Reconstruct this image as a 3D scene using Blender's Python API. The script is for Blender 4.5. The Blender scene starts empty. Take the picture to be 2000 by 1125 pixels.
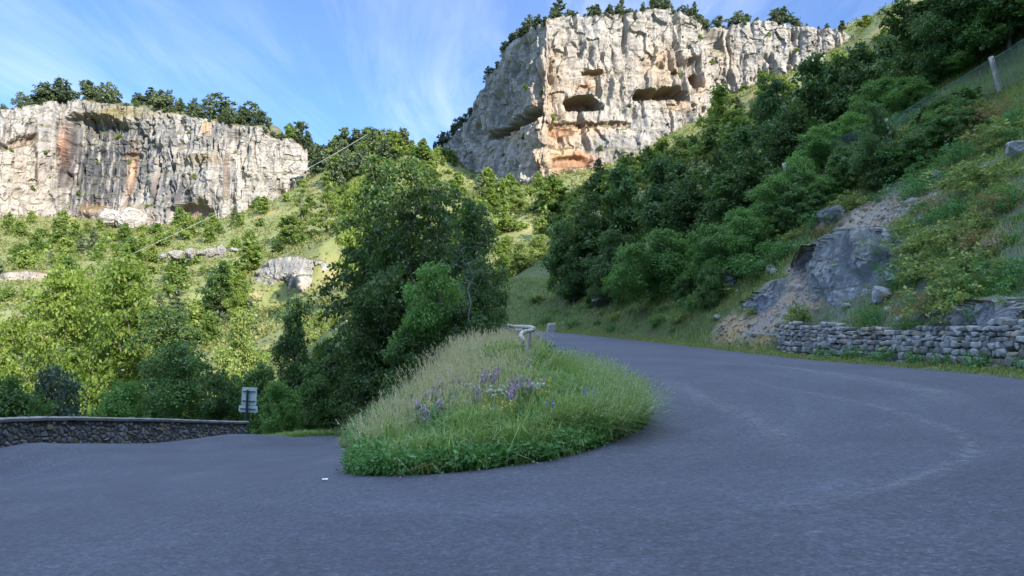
import bpy, bmesh, math, random
import numpy as np
from mathutils import Vector, Matrix, geometry

rng = np.random.default_rng(11)
random.seed(11)
scene = bpy.context.scene
COL = scene.collection
R = math.radians

# ------------------------------------------------------------------ camera maths
F_PX = 1482.0
PITCH = math.atan((650.0 - 562.5) / F_PX)
CAM = np.array([0.0, 0.0, 1.6])
CP, SP = math.cos(PITCH), math.sin(PITCH)

def ray(px, py):
    a = (px - 1000.0) / F_PX
    b = -(py - 562.5) / F_PX
    return np.array([a, CP - b * SP, SP + b * CP])

def W(px, py, y):
    """World point seen at photo pixel (px, py) at forward distance y."""
    d = ray(px, py)
    return CAM + d * (y / d[1])

# ------------------------------------------------------------------ noise
def _h(ix, iy, iz, seed):
    n = (ix.astype(np.int64) * 374761393 + iy.astype(np.int64) * 668265263 + iz.astype(np.int64) * 2147483647 + seed * 974634777) & 0xFFFFFFFF
    n = ((n ^ (n >> 13)) * 1274126177) & 0xFFFFFFFF
    n = ((n ^ (n >> 15)) * 2246822519) & 0xFFFFFFFF
    n = n ^ (n >> 16)
    return n

def noise(x, y, z, seed=0):
    """Gradient noise, about -1..1."""
    x, y, z = np.broadcast_arrays(np.asarray(x, float), np.asarray(y, float), np.asarray(z, float))
    x0, y0, z0 = np.floor(x), np.floor(y), np.floor(z)
    fx, fy, fz = x - x0, y - y0, z - z0
    u = fx ** 3 * (fx * (fx * 6 - 15) + 10); v = fy ** 3 * (fy * (fy * 6 - 15) + 10); w = fz ** 3 * (fz * (fz * 6 - 15) + 10)
    out = 0
    for dx in (0, 1):
        for dy in (0, 1):
            for dz in (0, 1):
                h = _h(x0 + dx, y0 + dy, z0 + dz, seed)
                gx = ((h & 255) / 127.5 - 1); gy = (((h >> 8) & 255) / 127.5 - 1); gz = (((h >> 16) & 255) / 127.5 - 1)
                wt = (u if dx else 1 - u) * (v if dy else 1 - v) * (w if dz else 1 - w)
                out = out + wt * (gx * (fx - dx) + gy * (fy - dy) + gz * (fz - dz))
    return out * 1.1

def fbm(x, y, z, octv=4, seed=0, gain=0.5, ridge=False):
    s, a, f, t = 0, 1.0, 1.0, 0
    for i in range(octv):
        n = noise(x * f, y * f, z * f, seed + i * 17)
        if ridge: n = 1 - 2 * np.abs(n)
        s = s + a * n; t += a; a *= gain; f *= 2.03
    return s / t

def worley2(x, y, seed=0):
    """F1, F2 and a cell random value in 2-D."""
    xi, yi = np.floor(x), np.floor(y)
    f1 = np.full(x.shape, 9.0); f2 = np.full(x.shape, 9.0); cid = np.zeros(x.shape)
    for dx in (-1, 0, 1):
        for dy in (-1, 0, 1):
            h = _h(xi + dx, yi + dy, np.zeros_like(xi), seed)
            px_ = xi + dx + (h & 255) / 255.0; py_ = yi + dy + ((h >> 8) & 255) / 255.0
            d = np.hypot(px_ - x, py_ - y)
            new = d < f1
            f2 = np.where(new, f1, np.minimum(f2, d))
            cid = np.where(new, ((h >> 16) & 255) / 255.0, cid)
            f1 = np.where(new, d, f1)
    return f1, f2, cid

def sstep(a, b, x):
    t = np.clip((x - a) / (b - a), 0, 1)
    return t * t * (3 - 2 * t)

# ------------------------------------------------------------------ object helpers
def mesh_np(name, V, quads=None, tris=None, mats=(), cols=None, smooth=False, fmat=None):
    V = np.asarray(V, np.float32)
    me = bpy.data.meshes.new(name)
    nq = 0 if quads is None else len(quads); nt = 0 if tris is None else len(tris)
    me.vertices.add(len(V)); me.vertices.foreach_set('co', V.ravel())
    idx, starts, tot = [], [], 0
    if nq:
        idx.append(np.asarray(quads, np.int32).ravel()); starts.append(np.arange(nq) * 4); tot = nq * 4
    if nt:
        idx.append(np.asarray(tris, np.int32).ravel()); starts.append(tot + np.arange(nt) * 3)
    idx = np.concatenate(idx).astype(np.int32); starts = np.concatenate(starts).astype(np.int32)
    me.loops.add(len(idx)); me.loops.foreach_set('vertex_index', idx)
    me.polygons.add(nq + nt); me.polygons.foreach_set('loop_start', starts)
    if fmat is not None: me.polygons.foreach_set('material_index', np.asarray(fmat, np.int32))
    for m in mats: me.materials.append(m)
    if cols is not None:
        at = me.color_attributes.new('tint', 'FLOAT_COLOR', 'POINT')
        c = np.ones((len(V), 4), np.float32); c[:, :3] = cols
        at.data.foreach_set('color', c.ravel())
    me.update(calc_edges=True)
    me.polygons.foreach_set('use_smooth', np.full(nq + nt, smooth))
    return me

def link(name, data, parent=None, loc=None):
    o = bpy.data.objects.new(name, data); COL.objects.link(o)
    if parent is not None: o.parent = parent
    if loc is not None: o.location = loc
    return o

def tag(o, label=None, cat=None, group=None, kind=None):
    if label: o['label'] = label
    if cat: o['category'] = cat
    if group: o['group'] = group
    if kind: o['kind'] = kind
    return o

def grid_quads(nu, nv):
    i = np.arange(nu * nv).reshape(nu, nv)
    return np.stack([i[:-1, :-1], i[1:, :-1], i[1:, 1:], i[:-1, 1:]], -1).reshape(-1, 4)

# ------------------------------------------------------------------ material helper
def new_mat(name):
    m = bpy.data.materials.new(name); m.use_nodes = True
    nt = m.node_tree; nt.nodes.clear()
    out = nt.nodes.new('ShaderNodeOutputMaterial')
    return m, nt, out

class N:
    """Tiny wrapper for building node trees."""
    def __init__(s, nt): s.nt = nt
    def node(s, t, **kw):
        n = s.nt.nodes.new(t)
        for k, v in kw.items():
            if k == 'ins':
                for a, b in v.items():
                    if isinstance(b, bpy.types.NodeSocket): s.nt.links.new(b, n.inputs[a])
                    else: n.inputs[a].default_value = b
            else: setattr(n, k, v)
        return n
    def noise(s, vec, scale, detail=4, rough=0.55, dist=0.0):
        return s.node('ShaderNodeTexNoise', ins={'Vector': vec, 'Scale': scale, 'Detail': detail, 'Roughness': rough, 'Distortion': dist}).outputs['Fac']
    def ramp(s, fac, stops):
        n = s.node('ShaderNodeValToRGB', ins={'Fac': fac})
        e = n.color_ramp.elements
        while len(e) < len(stops): e.new(0.5)
        for el, (p, c) in zip(e, stops):
            el.position = p; el.color = (*c, 1) if len(c) == 3 else c
        return n.outputs['Color']
    def mix(s, fac, a, b, mode='MIX'):
        n = s.node('ShaderNodeMix', data_type='RGBA', blend_type=mode)
        for k, v in ((0, fac), (6, a), (7, b)):
            if isinstance(v, bpy.types.NodeSocket): s.nt.links.new(v, n.inputs[k])
            else: n.inputs[k].default_value = v if k == 0 or len(v) == 4 else (*v, 1)
        return n.outputs[2]
    def math(s, op, a, b=0.0, c=0.0, clamp=False):
        n = s.node('ShaderNodeMath', operation=op, use_clamp=clamp)
        for k, v in ((0, a), (1, b), (2, c)):
            if isinstance(v, bpy.types.NodeSocket): s.nt.links.new(v, n.inputs[k])
            else: n.inputs[k].default_value = v
        return n.outputs[0]
    def mapping(s, vec, scale=(1, 1, 1), rot=(0, 0, 0), loc=(0, 0, 0)):
        return s.node('ShaderNodeMapping', ins={'Vector': vec, 'Scale': scale, 'Rotation': rot, 'Location': loc}).outputs[0]
    def bump(s, height, strength, dist):
        return s.node('ShaderNodeBump', ins={'Height': height, 'Strength': strength, 'Distance': dist}).outputs[0]

def leaf_mat(name, dark, light, trans=0.35, rough=0.5, lo=0.0, hi=1.0, objvar=0.35):
    m, nt, out = new_mat(name); n = N(nt)
    geo = n.node('ShaderNodeNewGeometry'); oi = n.node('ShaderNodeObjectInfo')
    f = n.math('ADD', n.math('MULTIPLY', geo.outputs['Random Per Island'], 1 - objvar), n.math('MULTIPLY', oi.outputs['Random'], objvar))
    c = n.ramp(f, [(lo, dark), (hi, light)])
    d = n.node('ShaderNodeBsdfPrincipled', ins={'Base Color': c, 'Roughness': rough, 'Specular IOR Level': 0.35})
    tcol = n.mix(0.6, c, (light[0] * 1.5, light[1] * 1.5, light[2] * 0.7))
    t = n.node('ShaderNodeBsdfTranslucent', ins={'Color': tcol})
    mx = n.node('ShaderNodeMixShader', ins={0: trans, 1: d.outputs[0], 2: t.outputs[0]})
    nt.links.new(mx.outputs[0], out.inputs[0])
    return m

def tint_mat(name, scales, amp=0.35, bump=0.5, bdist=0.3, rough=0.9, vec_scale=(1, 1, 1), streak=0.0):
    """Surface coloured by the mesh's own 'tint' colours, broken up by noise and bumped."""
    m, nt, out = new_mat(name); n = N(nt)
    tc = n.node('ShaderNodeTexCoord').outputs['Object']
    at = n.node('ShaderNodeAttribute', attribute_name='tint').outputs['Color']
    v = n.mapping(tc, vec_scale)
    h = None
    for i, (sc, wgt) in enumerate(scales):
        q = n.math('MULTIPLY', n.noise(v, sc, 5, 0.62), wgt)
        h = q if h is None else n.math('ADD', h, q)
    f = n.ramp(h, [(0.3, (1 - amp,) * 3), (0.5, (1, 1, 1)), (0.72, (1 + amp,) * 3)])
    c = n.mix(1.0, at, f, 'MULTIPLY')
    b = n.node('ShaderNodeBsdfPrincipled', ins={'Base Color': c, 'Roughness': rough, 'Specular IOR Level': 0.2, 'Normal': n.bump(h, bump, bdist)})
    nt.links.new(b.outputs[0], out.inputs[0])
    return m

def plain_mat(name, col, var=0.2, scale=8.0, rough=0.7, bump=0.2, bdist=0.02, metallic=0.0, stretch=(1, 1, 1)):
    m, nt, out = new_mat(name); n = N(nt)
    tc = n.mapping(n.node('ShaderNodeTexCoord').outputs['Object'], stretch)
    h = n.noise(tc, scale, 6, 0.6)
    c = n.ramp(h, [(0.3, tuple(x * (1 - var) for x in col)), (0.7, tuple(min(1, x * (1 + var)) for x in col))])
    b = n.node('ShaderNodeBsdfPrincipled', ins={'Base Color': c, 'Roughness': rough, 'Metallic': metallic, 'Normal': n.bump(h, bump, bdist)})
    nt.links.new(b.outputs[0], out.inputs[0])
    return m
# ------------------------------------------------------------------ terrain height
def catmull(P, step=0.5, closed=False):
    P = np.asarray(P, float); out = []
    n = len(P)
    for i in range(n if closed else n - 1):
        if closed: p0, p1, p2, p3 = P[(i - 1) % n], P[i], P[(i + 1) % n], P[(i + 2) % n]
        else: p0, p1, p2, p3 = P[max(i - 1, 0)], P[i], P[i + 1], P[min(i + 2, n - 1)]
        k = max(2, int(np.linalg.norm(p2[:2] - p1[:2]) / step))
        t = (np.arange(k) / k)[:, None]
        out.append(0.5 * (2 * p1 + (p2 - p0) * t + (2 * p0 - 5 * p1 + 4 * p2 - p3) * t ** 2 + (3 * p1 - p0 - 3 * p2 + p3) * t ** 3))
    if not closed: out.append(P[-1:])
    return np.concatenate(out)

# outer edge of the hairpin, from the far upper arm round to the parapet side
OUT = [(-14, 69, 2.2), (-6, 65, 2.1), (0, 59.5, 1.9), (2.8, 53, 1.65), (5.2, 46, 1.38), (7.7, 38, 1.05), (9.2, 32, 0.82), (10.2, 27, 0.66),
       (10.9, 21, 0.62), (10.9, 16, 0.6), (10.2, 9, 0.5), (8, 2, 0.3), (4, -4.5, 0.1), (-2, -7, -0.1), (-8, -6, -0.4), (-11.5, -1, -0.6)]
OUTC = catmull(OUT, 0.6)
ISL_R = [(-15, 64.5, 2.1), (-8, 61.3, 2.0), (-3, 57, 1.8), (0, 51, 1.58), (1.5, 45, 1.3), (1.9, 38, 1.0), (1.65, 30, 0.82), (1.6, 22, 0.64), (2.0, 17.5, 0.38),
         (2.2, 15, 0.25), (2.2, 12.8, 0.12), (1.6, 11, 0.07), (0.8, 9.8, 0.03), (0, 9.15, 0.0), (-0.8, 8.75, -0.03), (-1.6, 8.85, -0.06), (-2.05, 9.5, -0.1), (-2.2, 10.8, -0.22),
         (-2.85, 14, -0.62), (-4.2, 19, -1.2), (-5.3, 25, -1.98), (-5.9, 31, -2.65), (-6.1, 38, -3.45), (-5.2, 46, -4.6)]
ISLC = catmull(ISL_R, 0.3)
LEFT = [(-11.5, -1, -0.6), (-12.5, 6, -0.82), (-12.75, 12, -1.1), (-12.75, 19, -1.36), (-12.1, 25, -2.02), (-11.05, 32, -2.93), (-9.8, 37, -3.4), (-8.6, 41, -3.9), (-8.2, 46, -4.6)]
LEFTC = catmull(LEFT, 0.5)

CTRL = []
for c_, st_ in ((OUTC, 4), (ISLC, 7), (LEFTC, 5)):
    for k in range(0, len(c_), st_): CTRL.append(tuple(c_[k]))
    CTRL.append(tuple(c_[-1]))
CTRL += [(0, 5, 0.02), (0, 1.5, 0.02), (0, -3, 0.02), (4, 8, 0.2), (6.5, 15, 0.36), (5, 3, 0.2), (-6, 9, -0.55), (-5, 12, -0.75), (-8, 14, -1.1), (-10, 14, -1.22), (-11, 16.5, -1.4), (-9, 17, -1.38), (-8, 19, -1.5), (-10, 20, -1.65), (-10, 24, -2.1), (-5, 3, -0.25), (-8.4, 27, -2.4),
         (5.5, 22, 0.62), (5.8, 30, 0.82), (5.0, 38, 1.03), (-8.2, 33, -3.0), (-2, 13, -0.28), (-1.2, 11.5, -0.02), (0.5, 11.5, 0.25), (-0.3, 14, 0.42), (1.2, 14.5, 0.36),
         (-1.6, 17, 0.15), (-0.6, 19.5, 0.85), (0.9, 19, 0.62), (-0.2, 23, 0.82), (-2.6, 23, -0.15), (0.6, 29, 0.95), (-2.6, 29, -0.2), (0.7, 38, 1.15), (-3.2, 37, -1.3), (-3, 46, -1.2),
         (-6, 55, -1.0), (-12, 58, -1.5)]
# the hill outside the bend: a profile of height over distance from the outer road edge
_S = [0, 0.5, 0.95, 1.6, 2.4, 5, 10, 15, 24, 42, 62, 90, 140, 400]
_H1 = [0, 0.02, 0.07, 0.85, 1.6, 4.0, 8.0, 12.2, 19.5, 32, 48, 66, 76, 80]
_H2 = [0, 0.05, 0.2, 0.5, 0.85, 2.3, 5.0, 5.6, 6, 6, 6, 6, 6, 6]
def Hhill(x, y):
    x = np.asarray(x, float); y = np.asarray(y, float); sh = np.broadcast(x, y).shape
    x = np.broadcast_to(x, sh); y = np.broadcast_to(y, sh)
    best = np.full(sh, 1e9); yc = np.zeros(sh); side = np.zeros(sh); kk_ = np.zeros(sh)
    Q = OUTC[::2, :2]
    for i, ((a, b), (c, d)) in enumerate(zip(Q[:-1], Q[1:])):
        l2 = (c - a) ** 2 + (d - b) ** 2; t = np.clip(((x - a) * (c - a) + (y - b) * (d - b)) / l2, 0, 1)
        dx, dy = x - a - t * (c - a), y - b - t * (d - b); ds = np.hypot(dx, dy); m = ds < best
        best = np.where(m, ds, best); yc = np.where(m, b + t * (d - b), yc); kk_ = np.where(m, i + t, kk_)
        side = np.where(m, (c - a) * dy - (d - b) * dx, side)
    w = sstep(38, 50, yc)
    h = np.interp(best, _S, _H1) * (1 - w) + np.interp(best, _S, _H2) * w
    n = len(Q); f = sstep(0, 8, kk_) * sstep(0, 9, n - 1.2 - kk_)
    return np.where(side > 0, h, 0) * f
# valley below the parapet and the slopes beyond
CTRL += [(-14.2, 6, -2.2), (-14.4, 19, -2.9), (-13.2, 30, -4.2), (-12.2, 38, -3.8), (-11.5, 44, -4.5), (-18, 30, -5.5), (-20, 12, -4.5), (-20, 45, -7.2), (-30, 30, -8.5), (-25, 60, -9), (-45, 60, -11), (-45, 20, -8), (-60, 82, -10),
         (-30, 85, -8.5), (-14, 78, -3.5), (-90, 100, -6), (-70, -10, -8), (-30, -5, -5), (-110, 50, -9), (-40, -60, 0), (-160, -40, 0), (-150, 100, -3),
         (-120, 150, 5), (-70, 150, 4), (-40, 130, 3), (-30, 105, 1.5), (-10, 110, 8), (0, 66, 4.2), (-8, 73, 3.0), (2, 85, 9), (0, 150, 24), (-38, 152, 10), (-48, 175, 10), (-46, 181, 21), (-52, 176, 9.5), (-51, 183, 20), (-40, 176, 12), (-38, 182, 22),
         (-121, 199, 15.5), (-121, 203, 18.5), (-180, 200, 12), (-70, 205, 20), (-80, 235, 28), (-200, 270, 33), (-130, 270, 36), (-80, 270, 41), (-50, 255, 42), (-20, 200, 36), (-240, 330, 52)]
CTRL += [(24, 60, 13.5), (30, 75, 16.5), (30, 60, 17.5), (25, 50, 15), (27, 45, 16.5), (36, 60, 21), (45, 75, 25), (16, 60, 9.5), (20, 75, 12), (12, 80, 9), (50, 60, 32), (36, 45, 24.5), (14, 68, 8.5), (20, 52, 11.5), (8, 72, 6),
         (20, 100, 14.5), (40, 100, 22), (60, 100, 35), (90, 110, 56), (130, 110, 80), (30, 150, 33), (60, 150, 42), (90, 150, 56), (140, 160, 92), (20, 200, 39), (60, 200, 52), (100, 200, 73), (130, 250, 110), (160, 220, 115)]
for px, py, d in [(-250, 440, 318), (0, 425, 328), (130, 425, 345), (260, 446, 346), (450, 428, 334), (590, 392, 346), (600, 300, 368), (650, 280, 348), (700, 290, 332), (690, 335, 300), (800, 283, 300), (840, 300, 285), (960, 360, 262), (1040, 365, 232),
                  (1100, 338, 232), (1230, 318, 237), (1310, 262, 241), (1380, 222, 247), (1480, 165, 256), (1560, 140, 254), (1640, 120, 250), (1640, 52, 300), (1700, 38, 240), (1740, 10, 235), (740, 290, 325)]:
    CTRL.append(tuple(W(px, py, d)))
CTRL += [(-300, 420, 70), (-150, 420, 75), (-60, 400, 70), (-20, 340, 62), (0, 290, 58), (60, 310, 75), (100, 330, 90), (-20, 380, 55), (200, 350, 120), (0, 450, 60)]
CTRL = np.array(CTRL)
_dup = {}
for c in CTRL: _dup[(round(c[0], 1), round(c[1], 1))] = c
CTRL = np.array(list(_dup.values()))
_c2 = 2.0
CTRL[:, 2] -= Hhill(CTRL[:, 0], CTRL[:, 1])
_D = np.sqrt(((CTRL[:, None, :2] - CTRL[None, :, :2]) ** 2).sum(-1) + _c2)
_A = np.zeros((len(CTRL) + 1,) * 2); _A[:-1, :-1] = _D; _A[:-1, -1] = 1; _A[-1, :-1] = 1
_wt = np.linalg.lstsq(_A, np.append(CTRL[:, 2], 0), rcond=1e-9)[0]

def Hbase(x, y):
    x = np.asarray(x, float); y = np.asarray(y, float); sh = np.broadcast(x, y).shape
    x = np.broadcast_to(x, sh).ravel(); y = np.broadcast_to(y, sh).ravel()
    o = np.empty(len(x))
    for i in range(0, len(x), 20000):
        xx, yy = x[i:i + 20000], y[i:i + 20000]
        d = np.sqrt((xx[:, None] - CTRL[:, 0]) ** 2 + (yy[:, None] - CTRL[:, 1]) ** 2 + _c2)
        o[i:i + 20000] = d @ _wt[:-1] + _wt[-1] + Hhill(xx, yy)
    return o.reshape(sh)

# road outline
ROADPOLY = np.concatenate([LEFTC[::-1], OUTC[::-1][1:], ISLC])[:, :2]
def in_poly(x, y, P):
    x = np.asarray(x, float); y = np.asarray(y, float)
    ins = np.zeros(x.shape, bool)
    x1, y1 = P[:, 0], P[:, 1]; x2, y2 = np.roll(x1, -1), np.roll(y1, -1)
    for a, b, c, d in zip(x1, y1, x2, y2):
        if b == d: continue
        cond = (b > y) != (d > y)
        ins ^= cond & (x < (c - a) * (y - b) / (d - b) + a)
    return ins
def dist_line(x, y, P, closed=False):
    x = np.asarray(x, float); y = np.asarray(y, float)
    best = np.full(x.shape, 1e9)
    Q = np.concatenate([P, P[:1]]) if closed else P
    for (a, b), (c, d) in zip(Q[:-1, :2], Q[1:, :2]):
        l2 = (c - a) ** 2 + (d - b) ** 2
        if l2 == 0: continue
        t = np.clip(((x - a) * (c - a) + (y - b) * (d - b)) / l2, 0, 1)
        best = np.minimum(best, np.hypot(x - a - t * (c - a), y - b - t * (d - b)))
    return best
OUTS = OUTC[::3]
ROADS = ROADPOLY[::3]
ISLPOLY = ISLC[:, :2]

def relief(x, y, z, droad, road):
    """Small-scale height added to the smooth base away from the road."""
    far = np.hypot(x, y)
    k = np.clip(droad / 4.0, 0, 1) * (~road)
    hill = (x > 4) & (y < 75)
    r = fbm(x / 2.2, y / 2.2, z / 2.2, 4, 3) * 0.55 + fbm(x / 6, y / 6, z / 6, 3, 9, ridge=True) * 0.5
    n = k * np.where(hill, r, fbm(x / 3, y / 3, 0 * x, 3, 5) * 0.25)
    n = n + sstep(60, 140, far) * fbm(x / 14, y / 14, 0 * x, 4, 21) * 2.0
    return n

def Hground(x, y):
    x = np.asarray(x, float); y = np.asarray(y, float)
    z = Hbase(x, y)
    near = (np.abs(x) < 60) & (y > -40) & (y < 110)
    road = np.zeros(x.shape, bool); dr = np.full(x.shape, 50.0)
    road[near] = in_poly(x[near], y[near], ROADPOLY); dr[near] = dist_line(x[near], y[near], ROADS, True)
    z = z + relief(x, y, z, dr, road)
    z = z - np.where(road, 0.12 * sstep(0.0, 0.45, dr), 0)
    return z, road, dr

def axis(lo, hi, step, a, b, g):
    """Coordinates from lo to hi: fine between a and b, growing outside."""
    v = list(np.arange(a, b + 1e-6, step)); s = step; x = v[-1]
    while x < hi: s = max(step, g * (x - b) + step); s = min(s, 9); x += s; v.append(x)
    x = v[0]
    pre = []
    while x > lo: s = max(step, g * (a - x) + step); s = min(s, 9); x -= s; pre.append(x)
    return np.array(pre[::-1] + v)

GX = axis(-420, 330, 0.3, -14, 26, 0.018); GY = axis(-190, 470, 0.34, -4, 50, 0.016)
gx, gy = np.meshgrid(GX, GY, indexing='ij')
GZ, groad, gdr = Hground(gx, gy)

def ground_at(x, y):
    """Height of the built ground mesh (bilinear)."""
    x = np.asarray(x, float); y = np.asarray(y, float)
    i = np.clip(np.searchsorted(GX, x) - 1, 0, len(GX) - 2); j = np.clip(np.searchsorted(GY, y) - 1, 0, len(GY) - 2)
    tx = np.clip((x - GX[i]) / (GX[i + 1] - GX[i]), 0, 1); ty = np.clip((y - GY[j]) / (GY[j + 1] - GY[j]), 0, 1)
    return (GZ[i, j] * (1 - tx) + GZ[i + 1, j] * tx) * (1 - ty) + (GZ[i, j + 1] * (1 - tx) + GZ[i + 1, j + 1] * tx) * ty

def hit(px, py, y0=6.0, y1=420.0):
    """First point of the ground seen through photo pixel (px, py)."""
    d = ray(px, py); ys = np.exp(np.linspace(math.log(y0), math.log(y1), 1500))
    P = CAM[None] + d[None] * (ys / d[1])[:, None]
    g = ground_at(P[:, 0], P[:, 1])
    b = np.nonzero(P[:, 2] <= g)[0]
    if len(b) == 0: return None
    k = b[0]
    if k == 0: return P[0]
    f0 = P[k - 1, 2] - g[k - 1]; f1 = g[k] - P[k, 2]; t = f0 / (f0 + f1 + 1e-9)
    q = P[k - 1] * (1 - t) + P[k] * t
    q[2] = float(ground_at(q[0], q[1]))
    return q

# ---- ground colours: grass, dry grass, bare soil, rock (real surface colours)
gn1 = fbm(gx / 9, gy / 9, 0 * gx, 4, 31); gn2 = fbm(gx / 1.3, gy / 1.3, GZ / 1.3, 4, 37); gn3 = fbm(gx / 30, gy / 30, 0 * gx, 3, 41)
green = np.array([0.065, 0.085, 0.03]); dry = np.array([0.27, 0.21, 0.10]); soil = np.array([0.33, 0.215, 0.105]); rockc = np.array([0.25, 0.22, 0.18]); scrub = np.array([0.15, 0.165, 0.06])
gfar = np.hypot(gx, gy)
colg = green[None, None] * (1 + 0.5 * gn2[..., None])
farw = sstep(70, 140, gfar)[..., None]
colg = colg * (1 - farw) + scrub * (1 + 0.5 * gn1[..., None] + 0.35 * fbm(gx / 4, gy / 4, 0 * gx, 3, 35)[..., None]) * farw
dw = (sstep(0.10, 0.35, gn1 + 0.5 * gn3) * sstep(90, 150, gfar))[..., None]
colg = colg * (1 - dw) + dry * dw
hs = dist_line(np.where(gfar < 90, gx, 0), np.where(gfar < 90, gy, 0), OUTS)        # distance from the outer road edge
hillm = (~groad) & (gx > 3.5) & (gfar < 90) & (gy < 44)
patch = sstep(0.02, 0.22, fbm(gx / 5, gy / 5, GZ / 5, 4, 53) + 0.12 * gn2 + 0.56 * np.exp(-((gy - 31.5 - 0.25 * hs) / 4.0) ** 2) * (hs < 11) + 0.16 * np.exp(-((gy - 24) / 6) ** 2) * np.exp(-((hs - 9) / 3) ** 2) - 0.22)
sw = (patch * hillm * sstep(0.6, 1.6, hs) * (1 - sstep(7.5, 10.5, hs + 2 * gn1)))[..., None]
soilmix = sstep(-0.15, 0.25, gn2)[..., None]
colg = colg * (1 - sw) + (soil * soilmix + rockc * (1 - soilmix)) * sw
GSOIL = sw[..., 0]
edge = ((~groad) * (1 - sstep(0.05, 0.5, gdr)))[..., None] * 0.7
colg = colg * (1 - edge) + np.array([0.22, 0.19, 0.15]) * edge
M_ground = tint_mat('ground_cover', [(0.5, 0.35), (3.0, 0.4), (14.0, 0.25)], 0.35, 0.7, 0.15)
gme = mesh_np('terrain', np.stack([gx, gy, GZ], -1).reshape(-1, 3), grid_quads(*gx.shape), mats=[M_ground], cols=np.clip(colg.reshape(-1, 3), 0.01, 0.8), smooth=True)
gob = tag(link('terrain', gme), 'grassy and stony hillside ground of the valley around the bend', kind='structure')

# ------------------------------------------------------------------ road
def road_mat():
    m, nt, out = new_mat('asphalt'); n = N(nt)
    tc = n.node('ShaderNodeTexCoord').outputs['Object']
    fine = n.noise(tc, 60, 3, 0.7); mid = n.noise(tc, 11, 5, 0.65); big = n.noise(tc, 0.55, 4, 0.6)
    sep = n.node('ShaderNodeSeparateXYZ', ins={0: n.node('ShaderNodeVectorMath', operation='SUBTRACT', ins={0: tc, 1: (1.0, 17.0, 0.0)}).outputs[0]})
    rad = n.math('POWER', n.math('ADD', n.math('POWER', n.math('ABSOLUTE', sep.outputs[0]), 2.0), n.math('POWER', n.math('ABSOLUTE', n.math('MULTIPLY', sep.outputs[1], 0.72)), 2.0)), 0.5)
    ring = n.noise(n.node('ShaderNodeCombineXYZ', ins={0: n.math('ADD', rad, n.math('MULTIPLY', big, 0.6)), 1: n.math('MULTIPLY', big, 0.6), 2: 0.0}).outputs[0], 1.6, 4, 0.6)
    base = n.ramp(n.math('ADD', n.math('MULTIPLY', big, 0.6), n.math('MULTIPLY', n.noise(tc, 0.17, 5, 0.65), 0.4)), [(0.36, (0.043, 0.046, 0.066)), (0.62, (0.062, 0.066, 0.090))])
    c = n.mix(1.0, base, n.ramp(ring, [(0.3, (0.80,) * 3), (0.55, (1.0,) * 3), (0.72, (1.2,) * 3)]), 'MULTIPLY')
    spk = n.node('ShaderNodeTexVoronoi', ins={'Vector': tc, 'Scale': 38.0})
    chips = n.ramp(n.node('ShaderNodeSeparateColor', ins={0: spk.outputs['Color']}).outputs[0], [(0.0, (0.6,) * 3), (0.5, (0.95,) * 3), (0.85, (1.05,) * 3), (1.0, (1.55,) * 3)])
    c = n.mix(1.0, c, chips, 'MULTIPLY')
    c = n.mix(1.0, c, n.ramp(mid, [(0.3, (0.78,) * 3), (0.7, (1.22,) * 3)]), 'MULTIPLY')
    h = n.math('ADD', n.math('MULTIPLY', spk.outputs['Distance'], 0.8), n.math('MULTIPLY', fine, 0.6))
    b = n.node('ShaderNodeBsdfPrincipled', ins={'Base Color': c, 'Roughness': 0.68, 'Specular IOR Level': 0.4, 'Normal': n.bump(h, 0.55, 0.02)})
    nt.links.new(b.outputs[0], out.inputs[0])
    return m
ex = np.arange(-14, 12, 0.5); ey = np.arange(-8, 70, 0.5)
RX, RY = np.meshgrid(ex, ey, indexing='ij'); RX = RX.ravel() + rng.uniform(-.05, .05, RX.size); RY = RY.ravel()
ok = in_poly(RX, RY, ROADPOLY)
ok[ok] = dist_line(RX[ok], RY[ok], ROADPOLY, True) > 0.22
border = ROADPOLY.copy()
jit = fbm(border[:, 0] * 1.3, border[:, 1] * 1.3, np.zeros(len(border)), 3, 77) * 0.10
jit += fbm(border[:, 0] * 5, border[:, 1] * 5, np.zeros(len(border)), 3, 78) * 0.06
border[:, 0] += jit
pts = [Vector(p) for p in border] + [Vector((a, b)) for a, b in zip(RX[ok], RY[ok])]
nb = len(border)
vo, eo, fo, *_ = geometry.delaunay_2d_cdt(pts, [(i, (i + 1) % nb) for i in range(nb)], [list(range(nb))], 1, 1e-4)
vo = np.array([(v.x, v.y) for v in vo])
rz = Hbase(vo[:, 0], vo[:, 1]) + 0.012
rme = mesh_np('road', np.column_stack([vo, rz]), tris=np.array([f for f in fo if len(f) == 3]), mats=[road_mat()], smooth=True)
tag(link('road', rme), 'grey asphalt hairpin road curving round the grassy island', kind='structure')

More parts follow.
